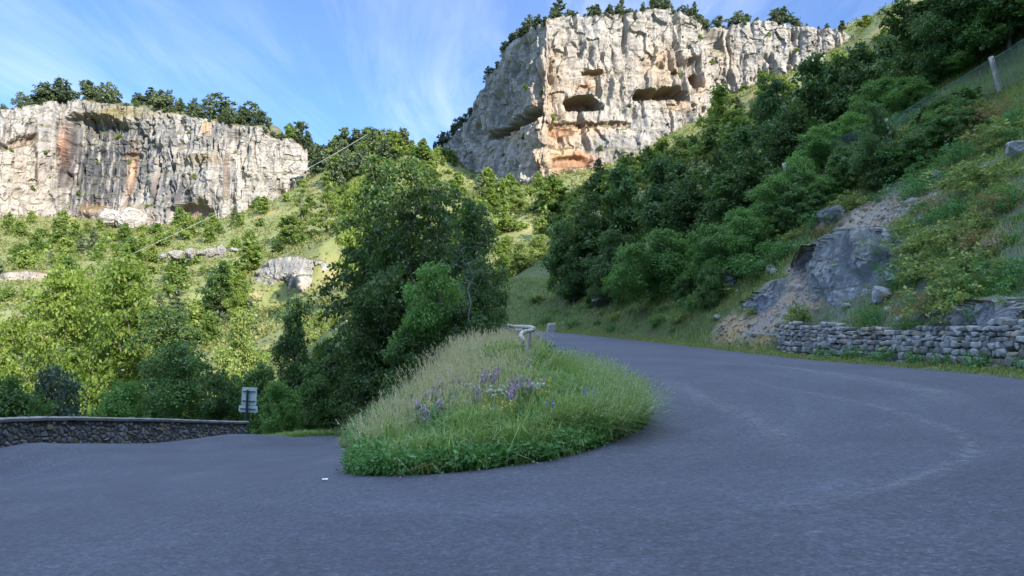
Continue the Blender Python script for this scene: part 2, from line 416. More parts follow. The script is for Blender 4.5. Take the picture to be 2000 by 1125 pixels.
def worn_mat():
    m, nt, out = new_mat('worn_asphalt'); n = N(nt)
    tc = n.node('ShaderNodeTexCoord').outputs['Object']; sp_ = n.node('ShaderNodeSeparateXYZ', ins={0: n.node('ShaderNodeUVMap').outputs[0]})
    edge = n.math('SUBTRACT', 1.0, n.math('ABSOLUTE', n.math('SUBTRACT', n.math('MULTIPLY', sp_.outputs[1], 2.0), 1.0)), clamp=True)
    ends = n.math('MULTIPLY', n.math('MULTIPLY', sp_.outputs[0], 5.0, clamp=True), n.math('MULTIPLY', n.math('SUBTRACT', 1.0, sp_.outputs[0]), 5.0, clamp=True))
    br = n.ramp(n.noise(tc, 5.0, 7, 0.75), [(0.42, (0, 0, 0)), (0.68, (1, 1, 1))])
    f = n.math('MULTIPLY', n.math('MULTIPLY', n.math('MULTIPLY', edge, ends), br), 0.5)
    b = n.node('ShaderNodeBsdfPrincipled', ins={'Base Color': (0.24, 0.245, 0.26, 1), 'Roughness': 0.8})
    mx = n.node('ShaderNodeMixShader', ins={0: f, 1: n.node('ShaderNodeBsdfTransparent').outputs[0], 2: b.outputs[0]})
    nt.links.new(mx.outputs[0], out.inputs[0]); return m
M_worn = worn_mat()
def strip_mark(name, P, wd, label, dz=0.004):
    C_ = catmull(np.array([(x, y, 0) for x, y in P], float), 0.12)[:, :2]; T = np.gradient(C_, axis=0); T /= np.linalg.norm(T, axis=1, keepdims=True); nr = np.stack([-T[:, 1], T[:, 0]], 1)
    V = np.concatenate([np.column_stack([q, Hbase(q[:, 0], q[:, 1]) + 0.012 + dz + 0.003]) for q in (C_ - nr * wd / 2, C_, C_ + nr * wd / 2)]).reshape(3, len(C_), 3).transpose(1, 0, 2)
    me = mesh_np(name, V.reshape(-1, 3), grid_quads(len(C_), 3)[:, ::-1], mats=[M_worn], smooth=True)
    uv = np.zeros((len(C_), 3, 2)); uv[..., 0] = np.linspace(0, 1, len(C_))[:, None]; uv[..., 1] = [0, .5, 1]
    ul = me.uv_layers.new(name='UVMap'); li = np.empty(len(me.loops), np.int32); me.loops.foreach_get('vertex_index', li); ul.data.foreach_set('uv', uv.reshape(-1, 2)[li].astype(np.float32).ravel())
    return tag(link(name, me), label, 'road mark')
strip_mark('tyre_mark', [(0.9, 6.3), (2.0, 6.45), (2.9, 6.75), (4.1, 7.5), (5.2, 8.7), (6.0, 10.4), (6.35, 12.6), (6.2, 15), (5.7, 17.5)], 0.34, 'pale worn tyre arc sweeping round the outer half of the bend')
strip_mark('tyre_mark', [(3.4, 9.4), (4.0, 11.5), (4.1, 14), (3.9, 17), (3.8, 20)], 0.9, 'faint worn tyre track closest to the right side of the island')
strip_mark('tyre_mark', [(7.6, 12.5), (8.2, 15.5), (8.0, 19), (7.3, 24)], 1.0, 'faint worn tyre track nearest the dry stone wall')
for i_, (px_, lab_) in enumerate(((1515, 'leftmost of the three white scrape marks on the near asphalt'), (1592, 'middle one of the three white scrape marks on the near asphalt'), (1682, 'rightmost of the three white scrape marks on the near asphalt'))):
    q_ = W(px_, 1066, 5.62); strip_mark('scrape_mark', [(q_[0] - 0.09, q_[1] - 0.05), (q_[0], q_[1] + 0.02), (q_[0] + 0.08, q_[1] + 0.05)], 0.13, lab_)
# ------------------------------------------------------------------ cliffs
def cliff(name, path, depth_cap, step, feats, stain, seed, label, rib=1.0, batter=0.12, big=2.6, rise=0.3, amp=1.0, rimamp=1.0, greyness=0.6, q=1.0, skirt=5.0, dark=0.65, out=None):
    """A rock face that follows path = [(px, distance, base py, top py)], with a cap running back from its rim."""
    pts3 = []
    for px, d, b, t in path:
        lo, hi = W(px, b, d), W(px, t, d)
        pts3.append((lo[0], lo[1], lo[2] - skirt, hi[2], px, b, t))
    P = catmull(np.array(pts3), step)
    seg = np.hypot(np.diff(P[:, 0]), np.diff(P[:, 1])); s = np.concatenate([[0], np.cumsum(seg)])
    nu = int(s[-1] / step); su = np.linspace(0, s[-1], nu)
    P = np.stack([np.interp(su, s, P[:, k]) for k in range(P.shape[1])], 1)
    k = max(3, int(3.0 / q / step)); ker = np.ones(k) / k
    pad = lambda a: np.convolve(np.concatenate([np.full(k // 2, a[0]), a, np.full(k - 1 - k // 2, a[-1])]), ker, 'valid')
    tx, ty = np.gradient(pad(P[:, 0])), np.gradient(pad(P[:, 1])); L = np.hypot(tx, ty)
    nx, ny = pad(ty / L), pad(-tx / L)
    hmax = (P[:, 3] - P[:, 2]).max(); nv = int(hmax / step); nc = int(depth_cap / (step * 2.2))
    rim = fbm(su * q / 9, su * 0, su * 0, 4, seed + 5) * 2.2 * rimamp + fbm(su * q / 2.0, su * 0, su * 0, 3, seed + 6) * 0.8 * rimamp
    rim = rim / q
    top = P[:, 3] + rim
    v = np.linspace(0, 1, nv)
    Z = P[:, 2][:, None] + (top - P[:, 2])[:, None] * v[None]
    frac = (Z - P[:, 2][:, None]) / (top - P[:, 2])[:, None]
    SU = np.broadcast_to(su[:, None], Z.shape) * q; Zr = Z; Z = Z * q
    bx = P[:, 0][:, None]; by = P[:, 1][:, None]
    d0 = -batter * (Zr - P[:, 2][:, None] - skirt)
    wx_ = SU + 2.2 * fbm(SU / 8, Z / 10, 0 * Z, 3, seed + 7); wz_ = Z + 2.5 * fbm(SU / 9, Z / 7, 0 * Z, 3, seed + 8)
    D = fbm(SU / 22, Z / 30, 0 * Z, 3, seed) * big * 1.6
    msk = sstep(-0.25, 0.25, fbm(SU / 17, Z / 17, 0 * Z, 3, seed + 50))
    D = D + np.abs(fbm(wx_ / 8, wz_ / 34, 0 * Z, 3, seed + 1)) * 3.6 * rib                # vertical buttresses
    D = D + np.abs(fbm(wx_ / 2.4, wz_ / 26, 0 * Z, 3, seed + 13)) * 1.7 * rib * rib * msk  # fine flutes
    bed = (wz_ / 7.5 + 0.7 * fbm(SU / 25, Z / 40, 0 * Z, 3, seed + 51)) % 1.0
    D = D + (1 - bed) ** 2 * -1.0 * (1 - 0.75 * msk) + 0.6 * (1 - msk)                     # undercut beds
    D = D + fbm(wx_ / 26, wz_ / 4.2, 0 * Z, 4, seed + 2, ridge=True) * 0.8                 # bedding ledges
    rg = fbm(wx_ / 4.2, wz_ / 5.2, 0 * Z, 5, seed + 3, ridge=True, gain=0.55)
    w1, w2, wc = worley2(wx_ / 3.4, wz_ / 5.5, seed + 9); v1, v2, vc = worley2(wx_ / 1.5 + 7, wz_ / 2.2, seed + 10)
    D = D + rg * 0.8 + (wc - 0.5) * 1.5 + (vc - 0.5) * 0.35 + fbm(SU / 1.3, Z / 1.6, 0 * Z, 3, seed + 4) * 0.32
    D = D * amp
    crack = sstep(0.72, 0.95, 1 - np.abs(fbm(wx_ / 9, wz_ / 45, 0 * Z, 4, seed + 14)) * 3.0)
    D = D - 2.8 * amp * crack * sstep(-0.2, 0.2, fbm(SU / 12, Z / 12, 0 * Z, 2, seed + 15))      # joints and gullies
    pit = fbm(wx_ / 1.7, wz_ / 2.6, 0 * Z, 3, seed + 60) + 0.35 * fbm(SU / 9, Z / 9, 0 * Z, 2, seed + 61)
    D = D - 1.2 * amp * sstep(0.26, 0.38, pit) + 0.5 * amp * sstep(0.1, 0.3, fbm(wx_ / 3.5, wz_ / 2.2, 0 * Z, 3, seed + 62))   # pits and small overhangs
    PXu = np.broadcast_to(P[:, 4][:, None], Z.shape)
    fz = (Zr - P[:, 2][:, None] - skirt) / np.maximum(P[:, 3] - P[:, 2] - skirt, 0.2)[:, None]
    PYv = P[:, 5][:, None] + (P[:, 6] - P[:, 5])[:, None] * fz
    wob = 1.7 * fbm(SU / 3.2, Z / 3.2, 0 * Z, 4, seed + 12, gain=0.6)
    depthmask = np.zeros(Z.shape)
    for f in feats:
        if f[0] == 'cave':
            _, cx, cy, hw, hh, dp, sharp = f
            flat = PYv > cy
            qe = ((PXu - cx) / hw) ** 2 + ((PYv - cy) / np.where(flat, hh * 0.75, hh)) ** 2 * np.where(flat, 1.0, 1.0)
            qe = np.where(flat, np.maximum(np.abs(PXu - cx) / hw, (PYv - cy) / (hh * 0.75)) ** 3, qe) + wob * 0.45
            w_ = 1 - sstep(1 - sharp, 1 + sharp, qe)
            D = D * (1 - 0.6 * w_) - dp * w_; depthmask = np.maximum(depthmask, w_)
        elif f[0] == 'notch':
            _, x0, y0, x1, y1, th0, th1, dp = f
            t = np.clip((PXu - x0) / (x1 - x0), 0, 1); yl = y0 + (y1 - y0) * t; th = th0 + (th1 - th0) * t
            qe = (yl - PYv) / th
            w_ = sstep(-0.1, 0.06, qe) * (1 - sstep(0.6, 1.25, qe + wob * 0.5)) * sstep(0, 10, PXu - x0) * sstep(0, 6, x1 - PXu)
            D = D - dp * w_; depthmask = np.maximum(depthmask, w_ * 0.8)
        elif f[0] == 'hollow':                     # deep scoop: sharp lip on the left and above, easing out to the right
            _, x0, x1, y0, y1, dp = f
            w_ = sstep(x0 - 5, x0 + 9, PXu + 5 * wob + 0.05 * (PYv - 300)) * (1 - sstep(x0 + 40, x1, PXu + 6 * wob)) * sstep(y0 - 6, y0 + 10, PYv + 11 * wob - 0.22 * np.abs(PXu - 150)) * (1 - 0.55 * sstep(y0 + 90, y1, PYv))
            D = D - dp * w_
        elif f[0] == 'bulge':
            _, cx, cy, hw, hh, dp = f
            D = D + dp * np.exp(-((PXu - cx) / hw) ** 2 - ((PYv - cy) / hh) ** 2)
    off = d0 + D / q; Z = Zr
    X = bx + nx[:, None] * off; Y = by + ny[:, None] * off
    # cap
    bk = np.linspace(0, 1, nc + 1)[1:] ** 1.3 * depth_cap
    tap = (0.06 + 0.94 * sstep(0, 18, np.minimum(su, su[-1] - su)))[:, None] if su[-1] > 80 else np.full((nu, 1), 1.0)
    bk = np.broadcast_to(bk, (nu, nc)) * tap
    cx_ = X[:, -1][:, None] + 0.10 * bk; cy_ = Y[:, -1][:, None] + 0.99 * bk
    cz = Z[:, -1][:, None] + np.minimum(bk, 14) * rise * (0.6 + 0.8 * fbm(su / 18, su * 0, su * 0, 3, seed + 24))[:, None] + np.maximum(bk - 14, 0) * 0.05 + fbm(cx_ * q / 8, cy_ * q / 8, 0 * cx_, 3, seed + 20) * 1.2 / q * np.clip(bk * q / 4, 0, 1) - np.clip(bk - depth_cap * .7, 0, 99) * 0.6
    AX = np.concatenate([X, cx_], 1); AY = np.concatenate([Y, cy_], 1); AZ = np.concatenate([Z, cz], 1)
    # slope of the surface, for grass on ledges
    V = np.stack([AX, AY, AZ], -1)
    du = np.gradient(V, axis=0); dv = np.gradient(V, axis=1); nn = np.cross(du, dv); nn /= np.linalg.norm(nn, axis=-1, keepdims=True) + 1e-9
    slope = nn[..., 2]
    SA = np.broadcast_to(su[:, None], AX.shape) * q; AZm = AZ; AZ = AZ * q
    n1 = fbm(SA / 6, AZ / 9, 0 * AX, 4, seed + 30); n2 = fbm(SA / 1.1, AZ / 14, 0 * AX, 3, seed + 31); n3 = fbm(SA / 14, AZ / 14, 0 * AX, 4, seed + 32)
    n4 = fbm(SA / 0.9, AZ / 0.9, 0 * AX, 3, seed + 33)
    col = np.array([0.40, 0.38, 0.35]) * (1 + 0.25 * n1[..., None] + 0.30 * n4[..., None])
    gm = sstep(-0.1, 0.25, fbm(SA / 8, AZ / 13, 0 * AX, 5, seed + 40, gain=0.6))[..., None] * greyness
    col = col * (1 - gm) + np.array([0.235, 0.235, 0.235]) * (1 + 0.3 * n4[..., None]) * gm          # grey lichened areas
    st = sstep(0.05, 0.40, n2 + 0.5 * n3)[..., None] * dark                                # dark water streaks
    col = col * (1 - st) + np.array([0.17, 0.17, 0.175]) * st
    wst = sstep(0.16, 0.42, fbm(SA / 1.6, AZ / 40, 0 * AX, 3, seed + 70) + 0.3 * n3)[..., None] * 0.6     # pale calcite runs
    col = col * (1 - wst) + np.array([0.52, 0.47, 0.40]) * wst
    PX2 = np.concatenate([PXu, np.broadcast_to(P[:, 4][:, None], cx_.shape)], 1); PY2 = np.concatenate([PYv, np.broadcast_to(P[:, 6][:, None], cx_.shape)], 1)
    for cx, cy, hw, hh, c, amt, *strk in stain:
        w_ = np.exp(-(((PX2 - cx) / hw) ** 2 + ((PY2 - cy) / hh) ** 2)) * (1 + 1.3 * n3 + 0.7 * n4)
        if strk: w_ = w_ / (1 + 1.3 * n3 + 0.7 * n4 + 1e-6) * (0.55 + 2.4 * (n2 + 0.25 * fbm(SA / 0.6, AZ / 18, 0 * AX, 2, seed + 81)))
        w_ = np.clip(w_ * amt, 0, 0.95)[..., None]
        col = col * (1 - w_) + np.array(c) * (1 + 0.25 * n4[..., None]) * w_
    gw = sstep(0.5, 0.75, slope + 0.25 * n4)[..., None]
    gw[:, nv:, 0] = np.maximum(gw[:, nv:, 0], 0.8)
    gcol = np.array([0.13, 0.13, 0.055]) * (1 + 0.6 * n4[..., None]); dcol = np.array([0.24, 0.185, 0.09])
    dm = sstep(0.0, 0.3, n1)[..., None] * 0.6
    col = col * (1 - gw) + (gcol * (1 - dm) + dcol * dm) * gw
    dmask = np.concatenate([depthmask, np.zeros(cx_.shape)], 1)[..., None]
    col = col * (1 - 0.6 * dmask) + np.array([0.30, 0.2, 0.14]) * 0.6 * dmask             # browner, darker tone inside the openings
    AZ = AZm
    me = mesh_np(name, V.reshape(-1, 3), grid_quads(*AX.shape), mats=[out or M_rock], cols=np.clip(col.reshape(-1, 3) * 0.74, 0.02, 0.8))
    ob = tag(link(name, me), label, kind='structure')
    return dict(ob=ob, X=AX, Y=AY, Z=AZ, nv=nv, px=P[:, 4], slope=slope)

M_rock = tint_mat('limestone', [(0.35, 0.3), (1.3, 0.35), (5.0, 0.35)], 0.45, 1.0, 0.5, 0.95, (1, 1, 0.55))
ORANGE = (0.56, 0.33, 0.17); RED = (0.46, 0.20, 0.10); PEACH = (0.45, 0.345, 0.25); GREY = (0.16, 0.165, 0.18); PALE = (0.43, 0.395, 0.34)
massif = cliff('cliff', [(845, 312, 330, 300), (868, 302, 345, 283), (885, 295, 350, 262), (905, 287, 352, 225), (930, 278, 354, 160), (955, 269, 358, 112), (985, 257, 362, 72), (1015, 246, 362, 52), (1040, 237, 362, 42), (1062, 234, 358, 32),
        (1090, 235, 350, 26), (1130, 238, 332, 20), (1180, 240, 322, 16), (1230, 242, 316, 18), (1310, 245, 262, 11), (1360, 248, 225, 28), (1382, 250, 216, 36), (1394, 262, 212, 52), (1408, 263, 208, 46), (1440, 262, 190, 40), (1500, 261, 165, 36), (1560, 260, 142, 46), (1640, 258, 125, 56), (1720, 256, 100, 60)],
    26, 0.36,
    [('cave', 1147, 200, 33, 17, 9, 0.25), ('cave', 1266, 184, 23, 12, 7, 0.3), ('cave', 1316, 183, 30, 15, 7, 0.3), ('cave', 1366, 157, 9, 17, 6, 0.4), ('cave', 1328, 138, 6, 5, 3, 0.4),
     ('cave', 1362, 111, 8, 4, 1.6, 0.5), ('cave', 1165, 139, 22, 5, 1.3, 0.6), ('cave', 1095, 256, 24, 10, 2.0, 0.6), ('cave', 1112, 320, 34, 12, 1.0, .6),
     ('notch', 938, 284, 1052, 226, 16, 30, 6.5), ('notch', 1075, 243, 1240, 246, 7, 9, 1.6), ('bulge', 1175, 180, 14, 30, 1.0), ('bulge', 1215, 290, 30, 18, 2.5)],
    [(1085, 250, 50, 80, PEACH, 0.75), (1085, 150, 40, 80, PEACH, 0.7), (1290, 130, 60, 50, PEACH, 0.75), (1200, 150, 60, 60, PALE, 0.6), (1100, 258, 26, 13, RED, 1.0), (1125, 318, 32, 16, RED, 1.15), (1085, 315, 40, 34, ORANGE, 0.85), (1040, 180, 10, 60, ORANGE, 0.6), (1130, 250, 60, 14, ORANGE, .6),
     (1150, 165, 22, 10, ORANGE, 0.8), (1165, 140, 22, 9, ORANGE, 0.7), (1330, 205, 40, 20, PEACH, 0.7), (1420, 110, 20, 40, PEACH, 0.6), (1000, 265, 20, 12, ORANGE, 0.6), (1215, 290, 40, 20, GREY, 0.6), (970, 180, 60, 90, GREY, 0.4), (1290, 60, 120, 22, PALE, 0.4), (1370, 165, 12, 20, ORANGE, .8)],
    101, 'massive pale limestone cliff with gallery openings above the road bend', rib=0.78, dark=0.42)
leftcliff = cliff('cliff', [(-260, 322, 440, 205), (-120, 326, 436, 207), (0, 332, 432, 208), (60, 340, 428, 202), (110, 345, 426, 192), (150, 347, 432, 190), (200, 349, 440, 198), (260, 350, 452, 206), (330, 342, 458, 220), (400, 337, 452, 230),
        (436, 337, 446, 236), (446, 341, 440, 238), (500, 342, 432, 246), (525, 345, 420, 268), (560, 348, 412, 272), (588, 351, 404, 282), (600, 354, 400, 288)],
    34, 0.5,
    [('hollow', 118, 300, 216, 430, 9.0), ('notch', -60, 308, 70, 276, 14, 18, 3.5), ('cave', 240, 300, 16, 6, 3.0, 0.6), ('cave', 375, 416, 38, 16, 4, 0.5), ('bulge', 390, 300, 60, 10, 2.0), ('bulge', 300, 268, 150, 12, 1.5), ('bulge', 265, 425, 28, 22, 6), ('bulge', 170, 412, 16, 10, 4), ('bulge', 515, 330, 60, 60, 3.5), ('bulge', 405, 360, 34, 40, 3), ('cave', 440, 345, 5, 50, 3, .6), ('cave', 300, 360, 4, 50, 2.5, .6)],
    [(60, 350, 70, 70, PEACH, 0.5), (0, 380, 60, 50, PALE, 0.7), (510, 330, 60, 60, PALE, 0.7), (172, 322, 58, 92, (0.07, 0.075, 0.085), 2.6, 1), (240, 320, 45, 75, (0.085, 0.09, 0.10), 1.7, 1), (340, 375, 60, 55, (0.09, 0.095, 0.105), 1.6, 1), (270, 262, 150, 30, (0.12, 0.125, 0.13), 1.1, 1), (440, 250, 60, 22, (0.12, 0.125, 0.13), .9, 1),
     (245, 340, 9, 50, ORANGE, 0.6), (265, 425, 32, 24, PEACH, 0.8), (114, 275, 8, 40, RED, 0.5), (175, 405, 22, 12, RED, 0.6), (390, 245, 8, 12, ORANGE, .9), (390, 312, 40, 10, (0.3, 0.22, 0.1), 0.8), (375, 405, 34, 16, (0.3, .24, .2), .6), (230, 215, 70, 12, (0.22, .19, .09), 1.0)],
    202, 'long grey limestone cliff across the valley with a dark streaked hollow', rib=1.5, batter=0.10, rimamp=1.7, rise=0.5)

outc1 = cliff('outcrop', [(492, 186, 560, 545), (506, 182, 585, 515), (530, 179, 592, 502), (565, 177, 592, 500), (600, 177, 584, 504), (640, 178, 582, 512), (672, 180, 580, 522), (705, 186, 572, 540)], 5, 0.22,
    [('cave', 545, 560, 14, 14, 1.2, 0.6), ('cave', 620, 540, 8, 22, 1.0, 0.6), ('bulge', 580, 545, 20, 20, 1.0)], [(600, 560, 60, 10, PEACH, .5), (560, 520, 40, 12, GREY, .5)], 303, 'grey rock face breaking out of the sunlit slope left of the central trees', rib=0.8, big=0.9, amp=0.6, rimamp=0.45, batter=0.25, rise=0.35)
outc2 = cliff('outcrop', [(0, 203, 548, 538), (14, 200, 550, 531), (50, 199, 551, 529), (88, 199, 552, 535), (114, 203, 551, 545)], 4, 0.25, [], [(50, 540, 60, 12, PEACH, .6)], 304, 'low pale rock ledge in the scrub at the far left', rib=0.5, big=0.5, amp=0.45, rimamp=0.3, batter=0.1, rise=0.3)
# ------------------------------------------------------------------ generic shapes
def tube(P, rad, sides=8, seed=0, rough=0.0):
    """Closed tube along points P with radius per point; returns verts, quads, tris."""
    P = np.asarray(P, float); rad = np.broadcast_to(np.asarray(rad, float), (len(P),))
    T = np.gradient(P, axis=0); T /= np.linalg.norm(T, axis=1, keepdims=True)
    ref = np.array([0, 0, 1.0]) if abs(T[0][2]) < 0.9 else np.array([1.0, 0, 0])
    V = []; a = np.linspace(0, 2 * math.pi, sides, endpoint=False); u = None
    for i, p in enumerate(P):
        u0 = np.cross(T[i], ref) if u is None else u - T[i] * np.dot(u, T[i])
        u = u0 / np.linalg.norm(u0); v = np.cross(T[i], u)
        V.append(p + rad[i] * (np.cos(a)[:, None] * u + np.sin(a)[:, None] * v))
    V = np.concatenate(V)
    if rough: V = V + np.stack([fbm(V[:, 0] * 9 + k * 31, V[:, 1] * 9, V[:, 2] * 9, 2, seed + k) for k in range(3)], 1) * rough
    n = len(P); i = np.arange(n - 1)[:, None] * sides; k = np.arange(sides)[None]; k2 = (k + 1) % sides
    Q = np.stack([i + k, i + k2, i + sides + k2, i + sides + k], -1).reshape(-1, 4)
    c0, c1 = len(V), len(V) + 1
    V = np.concatenate([V, P[:1], P[-1:]])
    kk = np.arange(sides)
    Tn = np.concatenate([np.stack([np.full(sides, c0), (kk + 1) % sides, kk], 1), np.stack([np.full(sides, c1), (n - 1) * sides + kk, (n - 1) * sides + (kk + 1) % sides], 1)])
    return V, Q, Tn

def merge(parts):
    V, Q, T, o = [], [], [], 0
    for p in parts:
        V.append(p[0])
        if p[1] is not None and len(p[1]): Q.append(np.asarray(p[1]) + o)
        if len(p) > 2 and p[2] is not None and len(p[2]): T.append(np.asarray(p[2]) + o)
        o += len(p[0])
    return np.concatenate(V), (np.concatenate(Q) if Q else None), (np.concatenate(T) if T else None)

def rbox(sx, sy, sz, n=5, k=7.0):
    """Rounded box surface; returns verts, quads centred on the origin."""
    V, Q = [], []; o = 0; g = np.linspace(-1, 1, n); a, b = np.meshgrid(g, g, indexing='ij')
    for ax in range(3):
        for s in (-1, 1):
            p = np.empty((n, n, 3)); p[..., ax] = s; p[..., (ax + 1) % 3] = a if s > 0 else -a; p[..., (ax + 2) % 3] = b
            V.append(p.reshape(-1, 3)); Q.append(grid_quads(n, n) + o); o += n * n
    V = np.concatenate(V); V = V / ((np.abs(V) ** k).sum(1, keepdims=True) ** (1 / k))
    return V * np.array([sx, sy, sz]) / 2, np.concatenate(Q)

def rock_mesh(name, size, seed, mat, sub=4, col=(0.4, 0.39, 0.37), amp=0.12, planes=22):
    bm = bmesh.new(); bmesh.ops.create_icosphere(bm, subdivisions=sub, radius=1.0)
    V = np.array([v.co[:] for v in bm.verts]); F = np.array([[v.index for v in f.verts] for f in bm.faces]); bm.free()
    rr = np.random.default_rng(seed)
    for _ in range(planes):
        d = rr.normal(size=3); d /= np.linalg.norm(d); lim = rr.uniform(0.5, 0.85)
        dot = V @ d; k = np.where(dot > lim, lim / np.maximum(dot, 1e-6), 1); V = V * k[:, None]
    q = V * np.array(size); r = np.linalg.norm(V, axis=1, keepdims=True) + 1e-6
    s0 = min(size)
    nz = fbm(q[:, 0] / s0 * 1.3, q[:, 1] / s0 * 1.3, q[:, 2] / s0 * 1.1, 6, seed, ridge=True, gain=0.6)
    w_ = worley2(q[:, 0] / s0 * 2.2 + q[:, 1] / s0 * 1.7, q[:, 2] / s0 * 2.4 + q[:, 1] / s0, seed)[2]; nz = nz * 1.3 + (w_ - 0.5) * 0.9
    q = q + V / r * (nz * amp * s0)[:, None]
    c = np.array(col) * (1 + 0.35 * fbm(q[:, 0] / s0 * 3, q[:, 1] / s0 * 3, q[:, 2] / s0 * 1.2, 4, seed + 3))[:, None]
    return mesh_np(name, q, tris=F, mats=[mat], cols=np.clip(c, 0.02, 0.8))

M_stone = tint_mat('grey_stone', [(1.5, 0.3), (6.0, 0.35), (25.0, 0.35)], 0.45, 0.8, 0.05)
M_wood = plain_mat('weathered_log', (0.36, 0.32, 0.28), 0.35, 6.0, 0.85, 0.6, 0.01, stretch=(1, 1, 1))
M_postgreen = plain_mat('dark_green_paint', (0.022, 0.04, 0.04), 0.2, 12, 0.45, 0.1)
M_signback = plain_mat('grey_sign_back', (0.46, 0.53, 0.52), 0.08, 5, 0.5, 0.1, 0.005, 0.2)
M_wire = plain_mat('galvanised_wire', (0.26, 0.30, 0.31), 0.2, 10, 0.5, 0.0, 0.01, 0.3)
M_concrete = plain_mat('pale_concrete', (0.18, 0.17, 0.16), 0.3, 5.0, 0.9, 0.6, 0.03)

def out_at(y):
    """Point and outward normal of the outer road edge at forward distance y."""
    k = int(np.argmin(np.abs(OUTC[:, 1] - y) + (OUTC[:, 0] < 1) * 99))
    a, b = OUTC[max(k - 3, 0)], OUTC[min(k + 3, len(OUTC) - 1)]
    t = (b - a)[:2]; t /= np.linalg.norm(t)
    return OUTC[k].copy(), np.array([-t[1], t[0]]), t

# ------------------------------------------------------------------ dry stone wall on the right
ks = [i for i in range(len(OUTC)) if 9.5 < OUTC[i, 1] < 30.6 and OUTC[i, 0] > 5]
WL = []
for i in ks:
    a, b = OUTC[i - 1], OUTC[i + 1]; t = (b - a)[:2]; t /= np.linalg.norm(t)
    WL.append((OUTC[i, 0] - t[1] * 0.95, OUTC[i, 1] + t[0] * 0.95, OUTC[i, 2]))
WL = np.array(WL); wl_s = np.concatenate([[0], np.cumsum(np.hypot(np.diff(WL[:, 0]), np.diff(WL[:, 1])))])
wr = np.random.default_rng(5)
parts, cols = [], []
pt = lambda s: np.array([np.interp(s, wl_s, WL[:, k]) for k in range(3)])
heights_top = lambda s: 1.2 + 0.10 * math.sin(s * 0.7) + 0.08 * math.sin(s * 2.3) + (0.08 if s > 12 else 0)
z = 0.0; row = 0
while z < 1.42:
    hr = wr.uniform(0.12, 0.20) * (1.12 if z < 0.35 else 1.0); s = wr.uniform(0, 0.2)
    while s < wl_s[-1] - 0.15:
        big = 1.35 if s > 12 else 1.0
        ln = wr.uniform(0.14, 0.34) * big; hh = hr * wr.uniform(0.72, 1.22)
        if z + hh * 0.6 > heights_top(s): s += ln; continue
        if z > 0.95 and wr.random() < 0.10: s += ln; continue
        c = pt(s + ln / 2); d = pt(s + ln / 2 + 0.2) - pt(s + ln / 2 - 0.2); t = d[:2] / np.linalg.norm(d[:2]); nrm = np.array([-t[1], t[0]])
        V, Q = rbox(1, 1, 1, 6, wr.uniform(4, 9))
        for _ in range(5):
            d_ = wr.normal(size=3); d_ /= np.linalg.norm(d_); lim = wr.uniform(0.40, 0.58); dt_ = V @ d_; V = V * np.where(dt_ > lim, lim / np.maximum(dt_, 1e-6), 1)[:, None]
        V = V * np.array([ln * 1.06, 0.34, hh * 1.06])
        sd_ = wr.uniform(0, 99)
        V = V * (1 + 0.16 * fbm(V[:, 0] * 4 + sd_, V[:, 1] * 4, V[:, 2] * 5, 3, row)[:, None]); V[:, 0] *= 1 + wr.uniform(-.25, .25) * V[:, 2] / hh; V[:, 2] += V[:, 0] * wr.uniform(-.12, .12)
        off = wr.uniform(-0.06, 0.05) + z * 0.16
        zz0 = c[2] + z + hh / 2 - 0.03 + wr.uniform(-.012, .012)
        X = c[0] + t[0] * V[:, 0] + nrm[0] * (V[:, 1] + off); Y = c[1] + t[1] * V[:, 0] + nrm[1] * (V[:, 1] + off)
        parts.append((np.stack([X, Y, zz0 + V[:, 2]], 1), Q))
        g = wr.uniform(0.13, 0.34); cols.append(np.broadcast_to(np.array([g, g * 0.985, g * 0.95]) * (np.array([1.08, 0.97, 0.8]) if wr.random() < 0.15 else 1), V.shape))
        s += ln
    z += hr; row += 1
V, Q, _ = merge(parts)
sw_ = tag(link('dry_stone_wall', None), 'low wall of rough grey stones along the foot of the rocky slope', 'wall')
link('stonework', mesh_np('stonework', V, Q, mats=[M_stone], cols=np.concatenate(cols)), sw_)
# earth packed behind the stones
cs = np.arange(0.1, wl_s[-1] - 0.1, 0.25); prof = [(0.10, -0.1), (0.26, 0.95), (0.9, 1.1), (1.0, -0.1)]
V = []
for s in cs:
    c = pt(s); d = pt(s + .2) - pt(s - .2); t = d[:2] / np.linalg.norm(d[:2]); nrm = np.array([-t[1], t[0]])
    for a, b in prof: V.append((c[0] + nrm[0] * a, c[1] + nrm[1] * a, c[2] + b))
M_earth = plain_mat('packed_earth', (0.16, 0.135, 0.10), 0.4, 5, 0.95, 0.8, 0.05)
link('earth_fill', mesh_np('earth_fill', np.array(V), grid_quads(len(cs), 4), mats=[M_earth]), sw_)

# ------------------------------------------------------------------ parapet on the left
PL = np.array([p for p in LEFTC if -0.5 <= p[1] <= 32.0]); pl_s = np.concatenate([[0], np.cumsum(np.hypot(np.diff(PL[:, 0]), np.diff(PL[:, 1])))])
nu = int(pl_s[-1] / 0.035); su = np.linspace(0, pl_s[-1], nu)
PP = np.stack([np.interp(su, pl_s, PL[:, k]) for k in range(3)], 1)
T = np.gradient(PP[:, :2], axis=0); T /= np.linalg.norm(T, axis=1, keepdims=True); NL = np.stack([-T[:, 1], T[:, 0]], 1)     # away from the road
HW, TH = 0.74, 0.42
prof = [(0.03, z) for z in np.linspace(-0.15, HW, 27)] + [(x, HW) for x in np.linspace(0.03, TH, 9)[1:-1]] + [(TH, z) for z in np.linspace(HW, -0.6, 20)]
prof = np.array(prof); nvp = len(prof)
SU = np.repeat(su[:, None], nvp, 1); PZ = np.repeat(prof[None, :, 1], nu, 0); PO = np.repeat(prof[None, :, 0], nu, 0)
